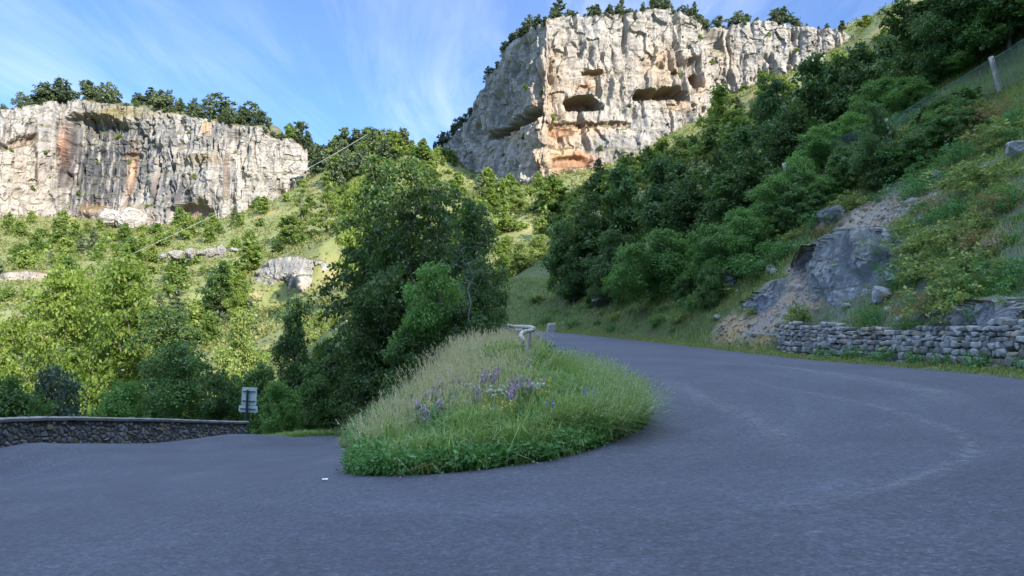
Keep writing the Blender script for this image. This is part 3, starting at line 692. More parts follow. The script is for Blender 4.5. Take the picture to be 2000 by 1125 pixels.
wu = SU / 0.21 + 0.35 * noise(SU * 2, PZ * 2, PO * 2, 4); wv = PZ / 0.15 + PO * 3 + 0.35 * noise(SU * 2, PZ * 2, PO * 2, 6)
f1, f2, cid = worley2(wu, wv, 71)
bul = sstep(0.02, 0.28, f2 - f1)
disp = 0.055 * bul * (0.6 + 0.8 * cid) + 0.03 * fbm(SU * 7, PZ * 7, PO * 7, 3, 9) - 0.03
outw = np.where(PO < 0.2, -1.0, 1.0) * ((PO < 0.04) | (PO > TH - 0.01))
PO2 = PO + outw * disp; PZ2 = PZ + np.where(outw == 0, disp * 0.5, 0)
X = PP[:, 0][:, None] + NL[:, 0][:, None] * PO2; Y = PP[:, 1][:, None] + NL[:, 1][:, None] * PO2; Z = PP[:, 2][:, None] + PZ2
g = (0.07 + 0.14 * cid + 0.06 * fbm(SU * 5, PZ * 5, PO * 5, 3, 3)); g = g * bul + 0.10 * (1 - bul)
warm = (cid * 7.3 % 1) > 0.75
cc = np.stack([g * np.where(warm, 1.18, 1.0), g * np.where(warm, 1.0, 1.0), g * np.where(warm, 0.72, 1.02)], -1)
pv_ = tag(link('roadside_parapet', None), 'low rubble stone parapet with a flat pale coping on the valley side of the road', 'wall')
Vg = np.stack([X, Y, Z], -1).reshape(-1, 3); last = (nu - 1) * nvp
cen = Vg[last:last + nvp].mean(0); Vg = np.concatenate([Vg, cen[None]])
kk = np.arange(nvp - 1); tri = np.stack([np.full(nvp - 1, len(Vg) - 1), last + kk, last + kk + 1], 1)
link('stonework', mesh_np('stonework', Vg, grid_quads(nu, nvp), tri, mats=[M_stone], cols=np.clip(np.concatenate([cc.reshape(-1, 3), [[.18, .17, .16]]]), .03, .7)), pv_)
cs = np.linspace(0, pl_s[-1] + 0.03, 420); V = []
cp = [(-0.05, HW + 0.0), (-0.06, HW + 0.07), (0.0, HW + 0.095), (0.22, HW + 0.105), (0.44, HW + 0.09), (0.5, HW + 0.06), (0.5, HW + 0.0)]
for s in cs:
    c = np.array([np.interp(s, pl_s, PL[:, k]) for k in range(3)]); nn_ = np.array([np.interp(s, su, NL[:, k]) for k in range(2)])
    if s > pl_s[-1]: c[:2] += T[-1] * (s - pl_s[-1])
    for a, b in cp:
        V.append((c[0] + nn_[0] * a, c[1] + nn_[1] * a, c[2] + b + 0.03 * float(fbm(np.array([s * 2.2]), np.array([a * 5]), np.array([0.]), 4, 8)[0])))
n0 = len(cs); endc = np.array([[ (n0 - 1) * 7 + 0, (n0 - 1) * 7 + 1, (n0 - 1) * 7 + 5, (n0 - 1) * 7 + 6], [(n0 - 1) * 7 + 1, (n0 - 1) * 7 + 2, (n0 - 1) * 7 + 4, (n0 - 1) * 7 + 5]])
link('coping', mesh_np('coping', np.array(V), np.concatenate([grid_quads(n0, 7), endc]), mats=[M_concrete]), pv_)

# ------------------------------------------------------------------ road sign seen from behind
def box_mesh(name, sx, sy, sz, mat, bev=0.01, seg=2):
    bm = bmesh.new(); bmesh.ops.create_cube(bm, size=1.0)
    for v in bm.verts: v.co = Vector((v.co.x * sx, v.co.y * sy, v.co.z * sz))
    if bev: bmesh.ops.bevel(bm, geom=bm.edges[:], offset=bev, segments=seg, affect='EDGES')
    me = bpy.data.meshes.new(name); bm.to_mesh(me); bm.free(); me.materials.append(mat)
    return me
def panel_mesh(name, sx, sz, th, rad, mat):
    """Flat sheet with rounded corners and real thickness, in the x-z plane."""
    bm = bmesh.new(); vs = []
    for cx, cz, a0 in ((sx / 2 - rad, sz / 2 - rad, 0), (-sx / 2 + rad, sz / 2 - rad, 90), (-sx / 2 + rad, -sz / 2 + rad, 180), (sx / 2 - rad, -sz / 2 + rad, 270)):
        for k in range(6):
            a = R(a0 + 18 * k); vs.append(bm.verts.new((cx + rad * math.cos(a), 0, cz + rad * math.sin(a))))
    f = bm.faces.new(vs); r = bmesh.ops.extrude_face_region(bm, geom=[f])
    for v in r['geom']:
        if isinstance(v, bmesh.types.BMVert): v.co.y += th
    bmesh.ops.recalc_face_normals(bm, faces=bm.faces[:])
    me = bpy.data.meshes.new(name); bm.to_mesh(me); bm.free(); me.materials.append(mat)
    return me
sp = W(480, 830, 33.2); gz = float(ground_at(sp[0], sp[1]))
sg = tag(link('road_sign', None, loc=(sp[0], sp[1], gz)), 'grey back of a two-plate road sign on a dark green post behind the parapet end', 'road sign')
sg.rotation_euler = (0, R(1.2), R(-14))
zc = W(482, 757, 33.2)[2] - gz
V, Q, T_ = tube([(0, 0, -0.3), (0, 0, zc * 0.5), (0, 0, zc - 0.10)], 0.055, 10)
link('post', mesh_np('post', V, Q, T_, mats=[M_postgreen], smooth=False), sg)
top = link('sign_panel', panel_mesh('sign_panel', 0.72, 0.76, 0.03, 0.05, M_signback), sg, (0.03, 0.09, zc - 0.38))
low = link('name_plate', panel_mesh('name_plate', 0.92, 0.29, 0.03, 0.06, M_signback), sg, (0.0, 0.09, zc - 0.93))
M_steel = plain_mat('dark_bracket', (0.07, 0.08, 0.085), 0.2, 10, 0.5, 0.1)
for dz in (0.21, -0.21): link('bracket', box_mesh('bracket', 0.62, 0.04, 0.045, M_steel, 0.008), top, (0, -0.03, dz))
link('bracket', box_mesh('bracket', 0.76, 0.04, 0.045, M_steel, 0.008), low, (0, -0.03, 0))

# small dark reflector post beyond the lower road
sp = W(708, 840, 43.0); gz = float(ground_at(sp[0], sp[1]))
rp = tag(link('reflector_post', None, loc=(sp[0], sp[1], gz)), 'thin dark post with a round head on the shaded bank beyond the lower road', 'post')
ht = W(708, 797, 43.0)[2] - gz
V, Q, T_ = tube([(0, 0, -0.2), (0, 0, ht - 0.2)], 0.045, 8)
M_black = plain_mat('dark_post_paint', (0.012, 0.013, 0.016), 0.2, 10, 0.5, 0.1)
link('post', mesh_np('post', V, Q, T_, mats=[M_black]), rp)
V, Q, T_ = tube([(0, -0.02, ht - 0.18), (0, 0.02, ht - 0.18)], 0.19, 20)
link('head', mesh_np('head', V, Q, T_, mats=[M_black]), rp)

# ------------------------------------------------------------------ log guard rail
gr = tag(link('log_guardrail', None), 'weathered pale log guardrail with a bent log end on top of the grassy island', 'guardrail')
def log(name, P, rad, seed, rough=0.018, parent=gr, mat=None):
    Pc = catmull(np.array(P), 0.08); rr = np.interp(np.linspace(0, 1, len(Pc)), np.linspace(0, 1, len(np.atleast_1d(rad))), np.atleast_1d(rad))
    V, Q, T_ = tube(Pc, rr, 12, seed, rough)
    return link(name, mesh_np(name, V, Q, T_, mats=[mat or M_wood], smooth=True), parent)
g0 = W(1031, 702, 22.0)
log('bent_log', [g0, W(1030, 690, 22.0), W(1026, 672, 22.0), W(1020, 661, 22.05), W(1017, 655.5, 22.2), W(1021, 649.5, 22.5), W(1030, 646.8, 22.9), W(1041, 645.0, 23.4)], [0.072, 0.07, 0.066, 0.062, 0.066, 0.062, 0.06, 0.064], 1, 0.012)
log('rail', [W(1043.5, 642.5, 23.3), W(1036, 639.5, 24.2), W(1022, 638.6, 26.5), W(1005, 637.6, 30), W(992, 635.6, 34), W(982, 633.4, 38)], [0.07, 0.068, 0.065, 0.065, 0.065, 0.065], 2, 0.012)
log('rail', [W(1019, 645, 26.5), W(1005, 644.2, 30), W(992, 641.0, 34), W(982, 638.2, 38)], [0.06, 0.06, 0.06, 0.06], 3, 0.012)
for px, d, yt in ((1034, 24.0, 643), (1021, 26.4, 641), (1011, 28.2, 640), (1003, 30.5, 639), (995, 33, 637.5), (987, 36, 636)):
    a = W(px, yt, d); gz = float(ground_at(a[0], a[1]))
    log('post', [(a[0], a[1], gz - 0.2), (a[0], a[1], (gz + a[2]) / 2), tuple(a)], [0.065, 0.062, 0.06], int(px), 0.01)

# grey boundary stone by the far bend
a = W(1076, 646, 52.5); gz = float(ground_at(a[0], a[1]))
V, Q = rbox(0.62, 0.4, 0.95, 8, 6); V = V * (1 + .06 * fbm(V[:, 0] * 4, V[:, 1] * 4, V[:, 2] * 4, 3, 5)[:, None]); V[:, 0] += 0.18 * V[:, 2]
bs = tag(link('marker_stone', mesh_np('marker_stone', V, Q, mats=[M_stone], cols=np.full(V.shape, 0.3)), loc=(a[0], a[1], gz + 0.2)), 'squat grey stone block beside the road where it bends out of sight', 'stone')
bs.rotation_euler = (0, 0, 0.4)

# ------------------------------------------------------------------ rocks on the right slope
ROCKS = []
def put_rock(px, py, size, seed, label, sub=4, col=(0.40, 0.40, 0.40), rot=(0, 0, 0), sink=0.3, group=None, name='boulder', amp=0.14):
    q = hit(px, py)
    o = link(name, rock_mesh(name, size, seed, M_stone, sub, col, amp), loc=(q[0], q[1], q[2] + size[2] * (1 - 2 * sink) * 0.6)); o.rotation_euler = rot
    tag(o, label, 'rock', group); ROCKS.append(o); return o
def face(pts, depth, seed, label, col=1.0, batter=0.10, rise=0.12, amp=1.15, q=6.5):
    ds = []
    for px, b, t in pts:
        h_ = hit(px, b); ds.append(h_[1])
    dm = np.polyfit(range(len(ds)), ds, 1) if len(ds) > 2 else None
    path = [(px, (np.polyval(dm, i) if dm is not None else ds[i]) + 2.0 * (abs(i - (len(pts) - 1) / 2) / ((len(pts) - 1) / 2)) ** 4, b + 4, t) for i, (px, b, t) in enumerate(pts)]
    c = cliff('rock_outcrop', path, depth, 0.05, [], [(np.mean([p_[0] for p_ in pts]), np.mean([p_[1] for p_ in pts]), 90, 60, (0.30 * col, 0.32 * col, 0.36 * col), 0.75)], seed, label, rib=0.7, big=0.8, amp=amp, rimamp=0.35, batter=batter, rise=rise, q=q, skirt=0.9, dark=0.5, out=M_stone)
    o = c['ob']; del o['kind']; tag(o, None, 'rock'); ROCKS.append(o); return c
face([(1588, 560, 500), (1600, 586, 480), (1630, 590, 462), (1665, 592, 446), (1705, 588, 440), (1740, 575, 448), (1762, 540, 470), (1772, 510, 488)], 3.4, 401, 'broad blue grey rock outcrop under wire netting in the middle of the stony slope', 1.7)
face([(1462, 612, 596), (1474, 612, 582), (1495, 606, 562), (1515, 596, 548), (1535, 575, 548)], 1.6, 402, 'slanting grey rock slab standing out of the earthy bank left of the broad outcrop')
face([(1590, 448, 430), (1610, 446, 412), (1630, 438, 402), (1652, 425, 398)], 1.5, 403, 'grey rock ledge just under the grassy crest of the slope')
face([(1835, 650, 632), (1860, 652, 612), (1900, 652, 600), (1940, 652, 590), (1980, 652, 584), (2030, 652, 580)], 1.6, 404, 'low bluish rock face showing above the right half of the dry stone wall', 0.9)
face([(1395, 560, 548), (1412, 552, 528), (1432, 545, 520), (1448, 535, 518)], 1.0, 405, 'narrow grey rock rib at the left edge of the netted earthy bank')
put_rock(1722, 585, (0.5, 0.4, 0.4), 8, 'pale white rock at the foot of the broad outcrop', 5, (0.36, 0.36, 0.37), (0.3, 0, 0.8), 0.2)
put_rock(1992, 300, (0.6, 0.4, 0.4), 10, 'bluish rock at the edge of the slope below the wooden fence post', 4, (0.29, 0.295, 0.31), (0.2, 0.1, 0.3), 0.3)
put_rock(1830, 350, (0.9, 0.4, 0.35), 11, 'flat grey rock among bare soil high on the slope', 4, (0.28, 0.29, 0.32), (0.5, 0.1, 0.7), 0.3)
put_rock(1182, 592, (1.3, 0.8, 0.55), 13, 'grey rock showing through the shaded bank under the dark trees', 5, (0.16, 0.155, 0.15), (0.2, 0.1, 0.7), 0.45)
for i in range(60):
    px, py = random.uniform(1390, 1990), random.uniform(330, 650)
    q = hit(px, py)
    if q is None or q[1] > 45: continue
    s = random.uniform(0.1, 0.32)
    o = link('rock', rock_mesh('rock', (s * random.uniform(1, 1.7), s, s * 0.8), 50 + i, M_stone, 3, tuple(np.array((0.32, 0.30, 0.26)) * random.uniform(.7, 1.1))), loc=(q[0], q[1], q[2] + 0.04)); o.rotation_euler = (random.uniform(-.4, .4), random.uniform(-.4, .4), random.uniform(0, 6))
    tag(o, 'loose grey stone lying on the bare part of the rocky slope', 'stone', 'loose stones on the rocky slope')

# scree: fist sized stones nobody would count
sv, sq, sc = [], [], []; o_ = 0
cand = np.argwhere((GSOIL > 0.25) & (gy > 8) & (gy < 42) & (gx > 5)); pick = cand[rng.integers(0, len(cand), 2600)]
V0, Q0 = rbox(1, 1, 1, 3, 3.0)
for i, j in pick:
    s = 0.03 + 0.10 * rng.random() ** 2 + (0.16 * rng.random() if rng.random() < .12 else 0); x = gx[i, j] + rng.uniform(-.2, .2); y = gy[i, j] + rng.uniform(-.2, .2)
    a = rng.uniform(0, 6.28, 2); ca, sa, cb, sb = math.cos(a[0]), math.sin(a[0]), math.cos(a[1]), math.sin(a[1])
    v = V0 * s * rng.uniform(0.6, 1.4, 3); v = v @ np.array([[ca, -sa, 0], [sa, ca, 0], [0, 0, 1]]) @ np.array([[1, 0, 0], [0, cb, -sb], [0, sb, cb]])
    sv.append(v + (x, y, 0)); sq.append(Q0 + o_); o_ += len(V0); g = rng.uniform(0.12, 0.33); sc.append(np.broadcast_to((g * 1.2, g * 0.93, g * 0.62), V0.shape))
sv = np.concatenate(sv); cen = sv.reshape(-1, len(V0), 3).mean(1); sv[:, 2] += np.repeat(ground_at(cen[:, 0], cen[:, 1]) + 0.02, len(V0))
tag(link('scree', mesh_np('scree', sv, np.concatenate(sq), mats=[M_stone], cols=np.concatenate(sc))), 'loose pale scree covering the bare patches of the slope', kind='stuff')

# ------------------------------------------------------------------ wire netting pinned over the slope
def net_mat():
    m, nt, out = new_mat('wire_netting'); n = N(nt)
    uv = n.node('ShaderNodeUVMap').outputs[0]; sp_ = n.node('ShaderNodeSeparateXYZ', ins={0: uv})
    f = None
    for sgn in (1, -1):
        q = n.math('FRACT', n.math('MULTIPLY', n.math('ADD', sp_.outputs[0], n.math('MULTIPLY', sp_.outputs[1], sgn * 0.6)), 19.0))
        l = n.math('LESS_THAN', q, 0.11); f = l if f is None else n.math('MAXIMUM', f, l)
    b = n.node('ShaderNodeBsdfPrincipled', ins={'Base Color': (0.24, 0.27, 0.31, 1), 'Roughness': 0.45, 'Metallic': 0.3})
    t = n.node('ShaderNodeBsdfTransparent'); mx = n.node('ShaderNodeMixShader', ins={0: f, 1: t.outputs[0], 2: b.outputs[0]})
    nt.links.new(mx.outputs[0], out.inputs[0]); return m
M_net = net_mat()
bpy.context.view_layer.update()
from mathutils.bvhtree import BVHTree
_vs, _fs = [], []
for o in ROCKS:
    k = len(_vs); _vs += [o.matrix_world @ v.co for v in o.data.vertices]; _fs += [tuple(i + k for i in f.vertices) for f in o.data.polygons]
BVH = BVHTree.FromPolygons(_vs, _fs)
def net(y0, y1, s0, s1, label, lean=0.0):
    ny, ns = 60, 40; V = np.zeros((ny, ns, 3)); uv = np.zeros((ny, ns, 2))
    for a, yy in enumerate(np.linspace(y0, y1, ny)):
        p, nr, _ = out_at(yy)
        for b, s in enumerate(np.linspace(s0, s1, ns)):
            V[a, b, :2] = p[:2] + nr * s; V[a, b, 1] += lean * (s - s0); uv[a, b] = (abs(yy - y0), s * 1.35)
    V[..., 2] = ground_at(V[..., 0], V[..., 1])
    for _ in range(2):
        p_ = np.pad(V[..., 2], 1, 'edge'); V[..., 2] = np.maximum(V[..., 2], (p_[2:, 1:-1] + p_[:-2, 1:-1] + p_[1:-1, 2:] + p_[1:-1, :-2]) / 4)
    for a in range(ny):
        nr = out_at(y0 + (y1 - y0) * a / (ny - 1))[1]; n3 = np.array([-nr[0] * 0.62, -nr[1] * 0.62, 0.78])
        for b in range(ns):
            o_ = V[a, b] + n3 * 4; hp = BVH.ray_cast(Vector(o_), Vector(-n3), 4.0)
            V[a, b] = (np.array(hp[0]) if hp[0] is not None else V[a, b]) + n3 * 0.05
    for _ in range(3):
        p_ = np.pad(V, ((1, 1), (1, 1), (0, 0)), 'edge'); av = (p_[2:, 1:-1] + p_[:-2, 1:-1] + p_[1:-1, 2:] + p_[1:-1, :-2]) / 4
        V = V + (av - V) * np.where((av - V)[..., 2:3] > 0, 0.8, 0.05)
    for a in range(ny): uv[a, :, 1] = np.concatenate([[0], np.cumsum(np.linalg.norm(np.diff(V[a], axis=0), axis=1))])
    uv[..., 0] = np.concatenate([[0], np.cumsum(np.linalg.norm(np.diff(V[:, 0], axis=0), axis=1))])[:, None]
    me = mesh_np('wire_netting', V.reshape(-1, 3), grid_quads(ny, ns), mats=[M_net], smooth=True)
    ul = me.uv_layers.new(name='UVMap'); li = np.empty(len(me.loops), np.int32); me.loops.foreach_get('vertex_index', li)
    ul.data.foreach_set('uv', uv.reshape(-1, 2)[li].astype(np.float32).ravel())
    o = tag(link('rockfall_netting', None), label, 'netting')
    link('mesh', me, o)
    for b in (0, ns - 1):
        v, q, t = tube(V[:, b] + (0, 0, 0.03), 0.018, 5); link('edge_cable', mesh_np('edge_cable', v, q, t, mats=[M_wire]), o)
    return o
net(33.0, 26.2, 1.2, 9.5, 'grey wire netting pinned over the pale scree left of the broad outcrop', 0.25)
net(26.0, 18.8, 1.25, 8.0, 'grey wire netting draped over the broad outcrop')
net(18.6, 10.5, 1.25, 5.0, 'grey wire netting over the rocks just above the dry stone wall')

# ------------------------------------------------------------------ wooden post and wire fence high on the slope
fb = []
for px, py in ((2075, 118), (1953, 174), (1850, 232), (1745, 292), (1640, 325), (1545, 372)):
    q = hit(px, py) if px < 2000 else None
    if q is None: q = W(px, py, 33.0)
    fb.append(q)
fb = np.array(fb); fb[:, 1] = np.clip(fb[:, 1], 25, 60)
for k, (px, py) in enumerate(((2075, 118), (1953, 174), (1850, 232), (1745, 292), (1640, 325), (1545, 372))):
    d = np.interp(px, (1545, 1953, 2075), (50, 35, 32)); h_ = hit(px, py + 4, 20) if px < 2000 else None
    fb[k] = h_ if h_ is not None and 26 < h_[1] < 62 else W(px, py, d)
hf = tag(link('wire_fence', None), 'wooden posted wire mesh fence running down the upper edge of the slope', 'fence')
FH = 1.75
lean = np.array([-0.22, 0, 1.0]); lean /= np.linalg.norm(lean)
for k in (0, 1, 3, 5):
    b = fb[k]; gz = min(b[2], float(ground_at(b[0], b[1])))
    P = [(b[0] + 0.1, b[1], gz - 0.4), tuple(b), tuple(b + lean * FH * 0.55), tuple(b + lean * (FH + 0.12))]
    log('post', P, [0.14, 0.13, 0.125, 0.12], 40 + k, 0.012, hf)
fl = catmull(fb, 0.35); wires = []
for r_ in range(19):
    h = FH * (0.04 + 0.95 * r_ / 18)
    sag = 0.05 * np.sin(np.linspace(0, 5 * math.pi, len(fl))) ** 2
    P = fl + lean[None] * (h - sag[:, None]); wires.append(tube(P, 0.024 if r_ in (0, 9, 18) else 0.013, 4))
fl2 = catmull(fb, 0.22)
for p in fl2: wires.append(tube([p + lean * 0.05, p + lean * FH], 0.010, 4))
V, Q, T_ = merge(wires)
M_gwire = plain_mat('green_wire', (0.10, 0.15, 0.15), 0.2, 10, 0.5, 0.0, 0.01, 0.2)
link('wire_mesh', mesh_np('wire_mesh', V, Q, T_, mats=[M_gwire]), hf)

# ------------------------------------------------------------------ overhead cable across the valley
a, b = W(-60, 640, 60), W(718, 262, 230)
t = np.linspace(0, 1, 120)[:, None]; P = a + (b - a) * t; P[:, 2] += 0
mid = W(330, 470, 0.5 * (60 + 230)); P[:, 2] -= (4 * t * (1 - t))[:, 0] * 1.2
V, Q, T_ = tube(P, np.linspace(0.018, 0.06, 120), 5)
M_cable = plain_mat('cable_metal', (0.30, 0.30, 0.29), 0.1, 5, 0.5, 0.0)
tag(link('overhead_cable', mesh_np('overhead_cable', V, Q, T_, mats=[M_cable])), 'single pale overhead cable slanting up across the valley', 'cable')

# litter on the road
q = W(635, 924, 8.9); lz = float(Hbase(q[0], q[1]))
V, Q = rbox(0.075, 0.045, 0.02, 5, 3); V[:, 2] += 0.012 * noise(V[:, 0] * 60, V[:, 1] * 60, 0 * V[:, 0], 3)
M_paper = plain_mat('white_paper', (0.75, 0.74, 0.72), 0.1, 40, 0.8, 0.2, 0.003)
tag(link('litter', mesh_np('litter', V, Q, mats=[M_paper]), loc=(q[0], q[1], lz + 0.026)), 'small crumpled white scrap lying on the road left of the island', 'litter')
# ------------------------------------------------------------------ trees
M_bark = plain_mat('bark', (0.13, 0.115, 0.10), 0.4, 9, 0.9, 0.7, 0.03)
M_bark_pale = plain_mat('pale_bark', (0.30, 0.28, 0.26), 0.35, 9, 0.9, 0.7, 0.03)
L_beech = leaf_mat('beech_leaves', (0.013, 0.04, 0.01), (0.1, 0.17, 0.042), 0.32)  # darkened copy: the shade on the central group is put into the leaf colour
L_dark = leaf_mat('dark_leaves', (0.016, 0.048, 0.014), (0.135, 0.24, 0.065), 0.28, objvar=0.5)
L_bright = leaf_mat('hazel_leaves', (0.03, 0.09, 0.02), (0.165, 0.31, 0.075), 0.36, objvar=0.5)
L_blue = leaf_mat('bluish_leaves', (0.02, 0.045, 0.03), (0.11, 0.16, 0.11), 0.2)
L_sunlit = leaf_mat('sunlit_leaves', (0.042, 0.095, 0.013), (0.225, 0.295, 0.052), 0.42)  # lighter, yellower copy: sunlight is put into the leaf colour
L_pale = leaf_mat('pale_green_leaves', (0.08, 0.135, 0.03), (0.3, 0.36, 0.11), 0.38)
L_hill = leaf_mat('hillside_leaves', (0.035, 0.085, 0.016), (0.21, 0.275, 0.06), 0.35, objvar=0.55)
L_pine = leaf_mat('pine_needles', (0.018, 0.042, 0.02), (0.1, 0.135, 0.06), 0.12, objvar=0.5)
L_plateau = leaf_mat('cliff_top_leaves', (0.020, 0.046, 0.020), (0.105, 0.135, 0.055), 0.15, objvar=0.5)

def rand_unit(r, n):
    v = r.normal(size=(n, 3)); return v / np.linalg.norm(v, axis=1, keepdims=True)

def leaves(r, C, Nrm, spread, flat, per, L, Wd, up=0.6, droop=0.25):
    """Leaf quads around spray centres C (n,3) with spray normals Nrm."""
    n = len(C); idx = np.repeat(np.arange(n), per); m = len(idx)
    ref = np.where(np.abs(Nrm[:, 2:3]) < 0.9, np.array([[0, 0, 1.0]]), np.array([[1.0, 0, 0]]))
    U = np.cross(Nrm, ref); U /= np.linalg.norm(U, axis=1, keepdims=True); Vv = np.cross(Nrm, U)
    a = r.uniform(0, 2 * math.pi, m); rr = np.sqrt(r.uniform(0, 1, m)) * np.broadcast_to(spread, (n,))[idx] * r.uniform(0.6, 1.25, m)
    hgt = r.normal(size=m) * np.broadcast_to(spread, (n,))[idx] * flat
    P = C[idx] + U[idx] * (rr * np.cos(a))[:, None] + Vv[idx] * (rr * np.sin(a))[:, None] + Nrm[idx] * hgt[:, None]
    P[:, 2] -= droop * rr ** 2 / np.broadcast_to(spread, (n,))[idx]
    ln = Nrm[idx] * up + rand_unit(r, m); ln /= np.linalg.norm(ln, axis=1, keepdims=True)
    d = (P - C[idx]) + rand_unit(r, m) * 0.3 * np.broadcast_to(spread, (n,))[idx][:, None]; d -= ln * (d * ln).sum(1, keepdims=True); d /= np.linalg.norm(d, axis=1, keepdims=True) + 1e-9
    w = np.cross(ln, d); s = r.uniform(0.5, 1.6, (m, 1))
    a_ = P - d * L * 0.5 * s; b_ = P + w * Wd * 0.5 * s - d * L * 0.05 * s; c_ = P + d * L * 0.5 * s - ln * L * 0.12 * s; e_ = P - w * Wd * 0.5 * s - d * L * 0.05 * s
    V = np.stack([a_, b_, c_, e_], 1).reshape(-1, 3)
    return V, np.arange(m * 4).reshape(m, 4)

def skeleton(r, C, H, trunk_r, top=0.8, wob=0.04, base=(0, 0, 0)):
    """Branch network joining spray centres C to a trunk; returns tube verts and quads."""
    k = 9; tz = np.linspace(0, H * top, k)
    pts = [np.array([base[0] + r.normal() * wob * z_, base[1] + r.normal() * wob * z_, base[2] + z_]) if i else np.array(base, float) for i, z_ in enumerate(tz)]
    par = [-1] + list(range(k - 1))
    order = np.argsort(np.hypot(C[:, 0], C[:, 1]) + 0.25 * np.abs(C[:, 2] - H * 0.5))
    for i in order:
        c = C[i]; A = np.array(pts); dv = c - A; dist = np.linalg.norm(dv, axis=1)
        cost = dist * (1 + 0.7 * np.clip(A[:, 2] - c[2] + 0.25 * dist, 0, 9) / (dist + .01)); cost[0] = 99
        j = int(np.argmin(cost)); L_ = dist[j]; p = j
        nseg = 2 if L_ > 0.12 * H else 1
        for s_ in range(1, nseg + 1):
            f = s_ / nseg; q = A[j] + dv[j] * f + (r.normal(size=3) * 0.05 * L_ + np.array([0, 0, -0.07 * L_ * math.sin(math.pi * f)])) * (s_ < nseg)
            pts.append(q); par.append(p); p = len(pts) - 1
    pts = np.array(pts); par = np.array(par); wgt = np.ones(len(pts))
    for i in range(len(pts) - 1, 0, -1): wgt[par[i]] += wgt[i] * (par[i] != i)
    rad = trunk_r * (wgt / wgt[0]) ** 0.5
    rad = np.maximum(rad, trunk_r * 0.03); rad[:k] = np.maximum(rad[:k], trunk_r * np.linspace(1, 0.2, k)); rad[0] *= 1.35
    a = np.nonzero(par >= 0)[0]; P1 = pts[a]; P0 = pts[par[a]]; r1 = rad[a]; r0 = np.minimum(rad[par[a]], rad[a] * 1.6)
    isT = a < k; r0[isT] = rad[par[a]][isT]
    d = P1 - P0; d /= np.linalg.norm(d, axis=1, keepdims=True) + 1e-9
    ref = np.where(np.abs(d[:, 2:3]) < 0.9, np.array([[0, 0, 1.0]]), np.array([[1.0, 0, 0]])); u = np.cross(d, ref); u /= np.linalg.norm(u, axis=1, keepdims=True); v = np.cross(d, u)
    S = 5; ang = np.arange(S) * 2 * math.pi / S
    ring = np.cos(ang)[None, :, None] * u[:, None] + np.sin(ang)[None, :, None] * v[:, None]
    V = np.concatenate([P0[:, None] + ring * r0[:, None, None], P1[:, None] + ring * r1[:, None, None]], 1).reshape(-1, 3)
    o = np.arange(len(a))[:, None] * 2 * S; i = np.arange(S)[None]; i2 = (i + 1) % S
    return V, np.stack([o + i, o + i2, o + S + i2, o + S + i], -1).reshape(-1, 4)

def spray_points(r, lobes, n, gap=0.25, seed=0, shell=0.55):
    """Points spread through the lobes (cx,cy,cz,rx,ry,rz), with gaps where the noise is low."""
    vol = np.array([l[3] * l[4] * l[5] for l in lobes]); vol /= vol.sum()
    out = []
    while len(out) < n:
        l = lobes[r.choice(len(lobes), p=vol)]; d = rand_unit(r, 1)[0]; k = shell + (1 - shell) * r.random() if r.random() < 0.75 else r.random() ** 0.5
        p = np.array(l[:3]) + d * k * np.array(l[3:])
        if p[2] < 0.15: continue
        s = np.mean(l[3:]) * 0.55
        if float(noise(p[0] / s, p[1] / s, p[2] / s, seed)) < -0.35 + gap * 0.5 and r.random() < 0.75: continue
        out.append(p)
    return np.array(out)

def broad_lobes(r, H, Rr, low=0.25, n=11, top_narrow=0.55):
    ls = []
    for i in range(n):
        f = (i + 0.5) / n; z = H * (low + (0.97 - low) * f)
        rad = Rr * (math.sin(math.pi * min(1, (0.18 + 0.75 * f))) ** 0.8) * (1 - (1 - top_narrow) * f * f)
        a = i * 2.4 + r.uniform(-.5, .5); rr_ = rad * r.uniform(0.35, 0.75)
        q = Rr * r.uniform(0.36, 0.56) * (1 - 0.35 * f)
        ls.append((rr_ * math.cos(a), rr_ * math.sin(a), z, q, q, q * r.uniform(0.55, 0.85)))
    ls.append((0, 0, H * 0.5, Rr * 0.45, Rr * 0.45, H * 0.3)); ls.append((0, 0, H * 0.86, Rr * 0.3, Rr * 0.3, H * 0.13))
    return ls

class Kind: pass
def make_kind(name, seed, H, Rr, nsp, per, L, Wd, lmat, bmat=None, low=0.25, flat=0.28, up=0.9, droop=0.3, gap=0.3, trunk=0.22, spread=None, lobes=None, branches=True, layer=0.5, nl=11, tn=0.55, top=0.8):
    r = np.random.default_rng(seed)
    lb = lobes or broad_lobes(r, H, Rr, low, nl, tn)
    C = spray_points(r, lb, nsp, gap, seed)
    out = C.copy(); out[:, 2] = 0; out /= np.linalg.norm(out, axis=1, keepdims=True) + 1e-6
    Nr = np.array([0, 0, 1.0]) * layer + out * 0.35 + rand_unit(r, nsp) * 0.45; Nr /= np.linalg.norm(Nr, axis=1, keepdims=True)
    sp_ = (spread or Rr * 0.145) * r.uniform(0.7, 1.4, nsp)
    V, Q = leaves(r, C, Nr, sp_, flat, per, L, Wd, up, droop)
    k = Kind(); k.H = H; k.R = Rr; k.name = name
    k.crown = mesh_np('crown', V, Q, mats=[lmat]); k.trunk = None
    if branches:
        sub = C if nsp < 420 else C[r.permutation(nsp)[:420]]
        Vb, Qb = skeleton(r, sub, H, trunk, top)
        k.trunk = mesh_np('trunk', Vb, Qb, mats=[bmat or M_bark], smooth=True)
    return k

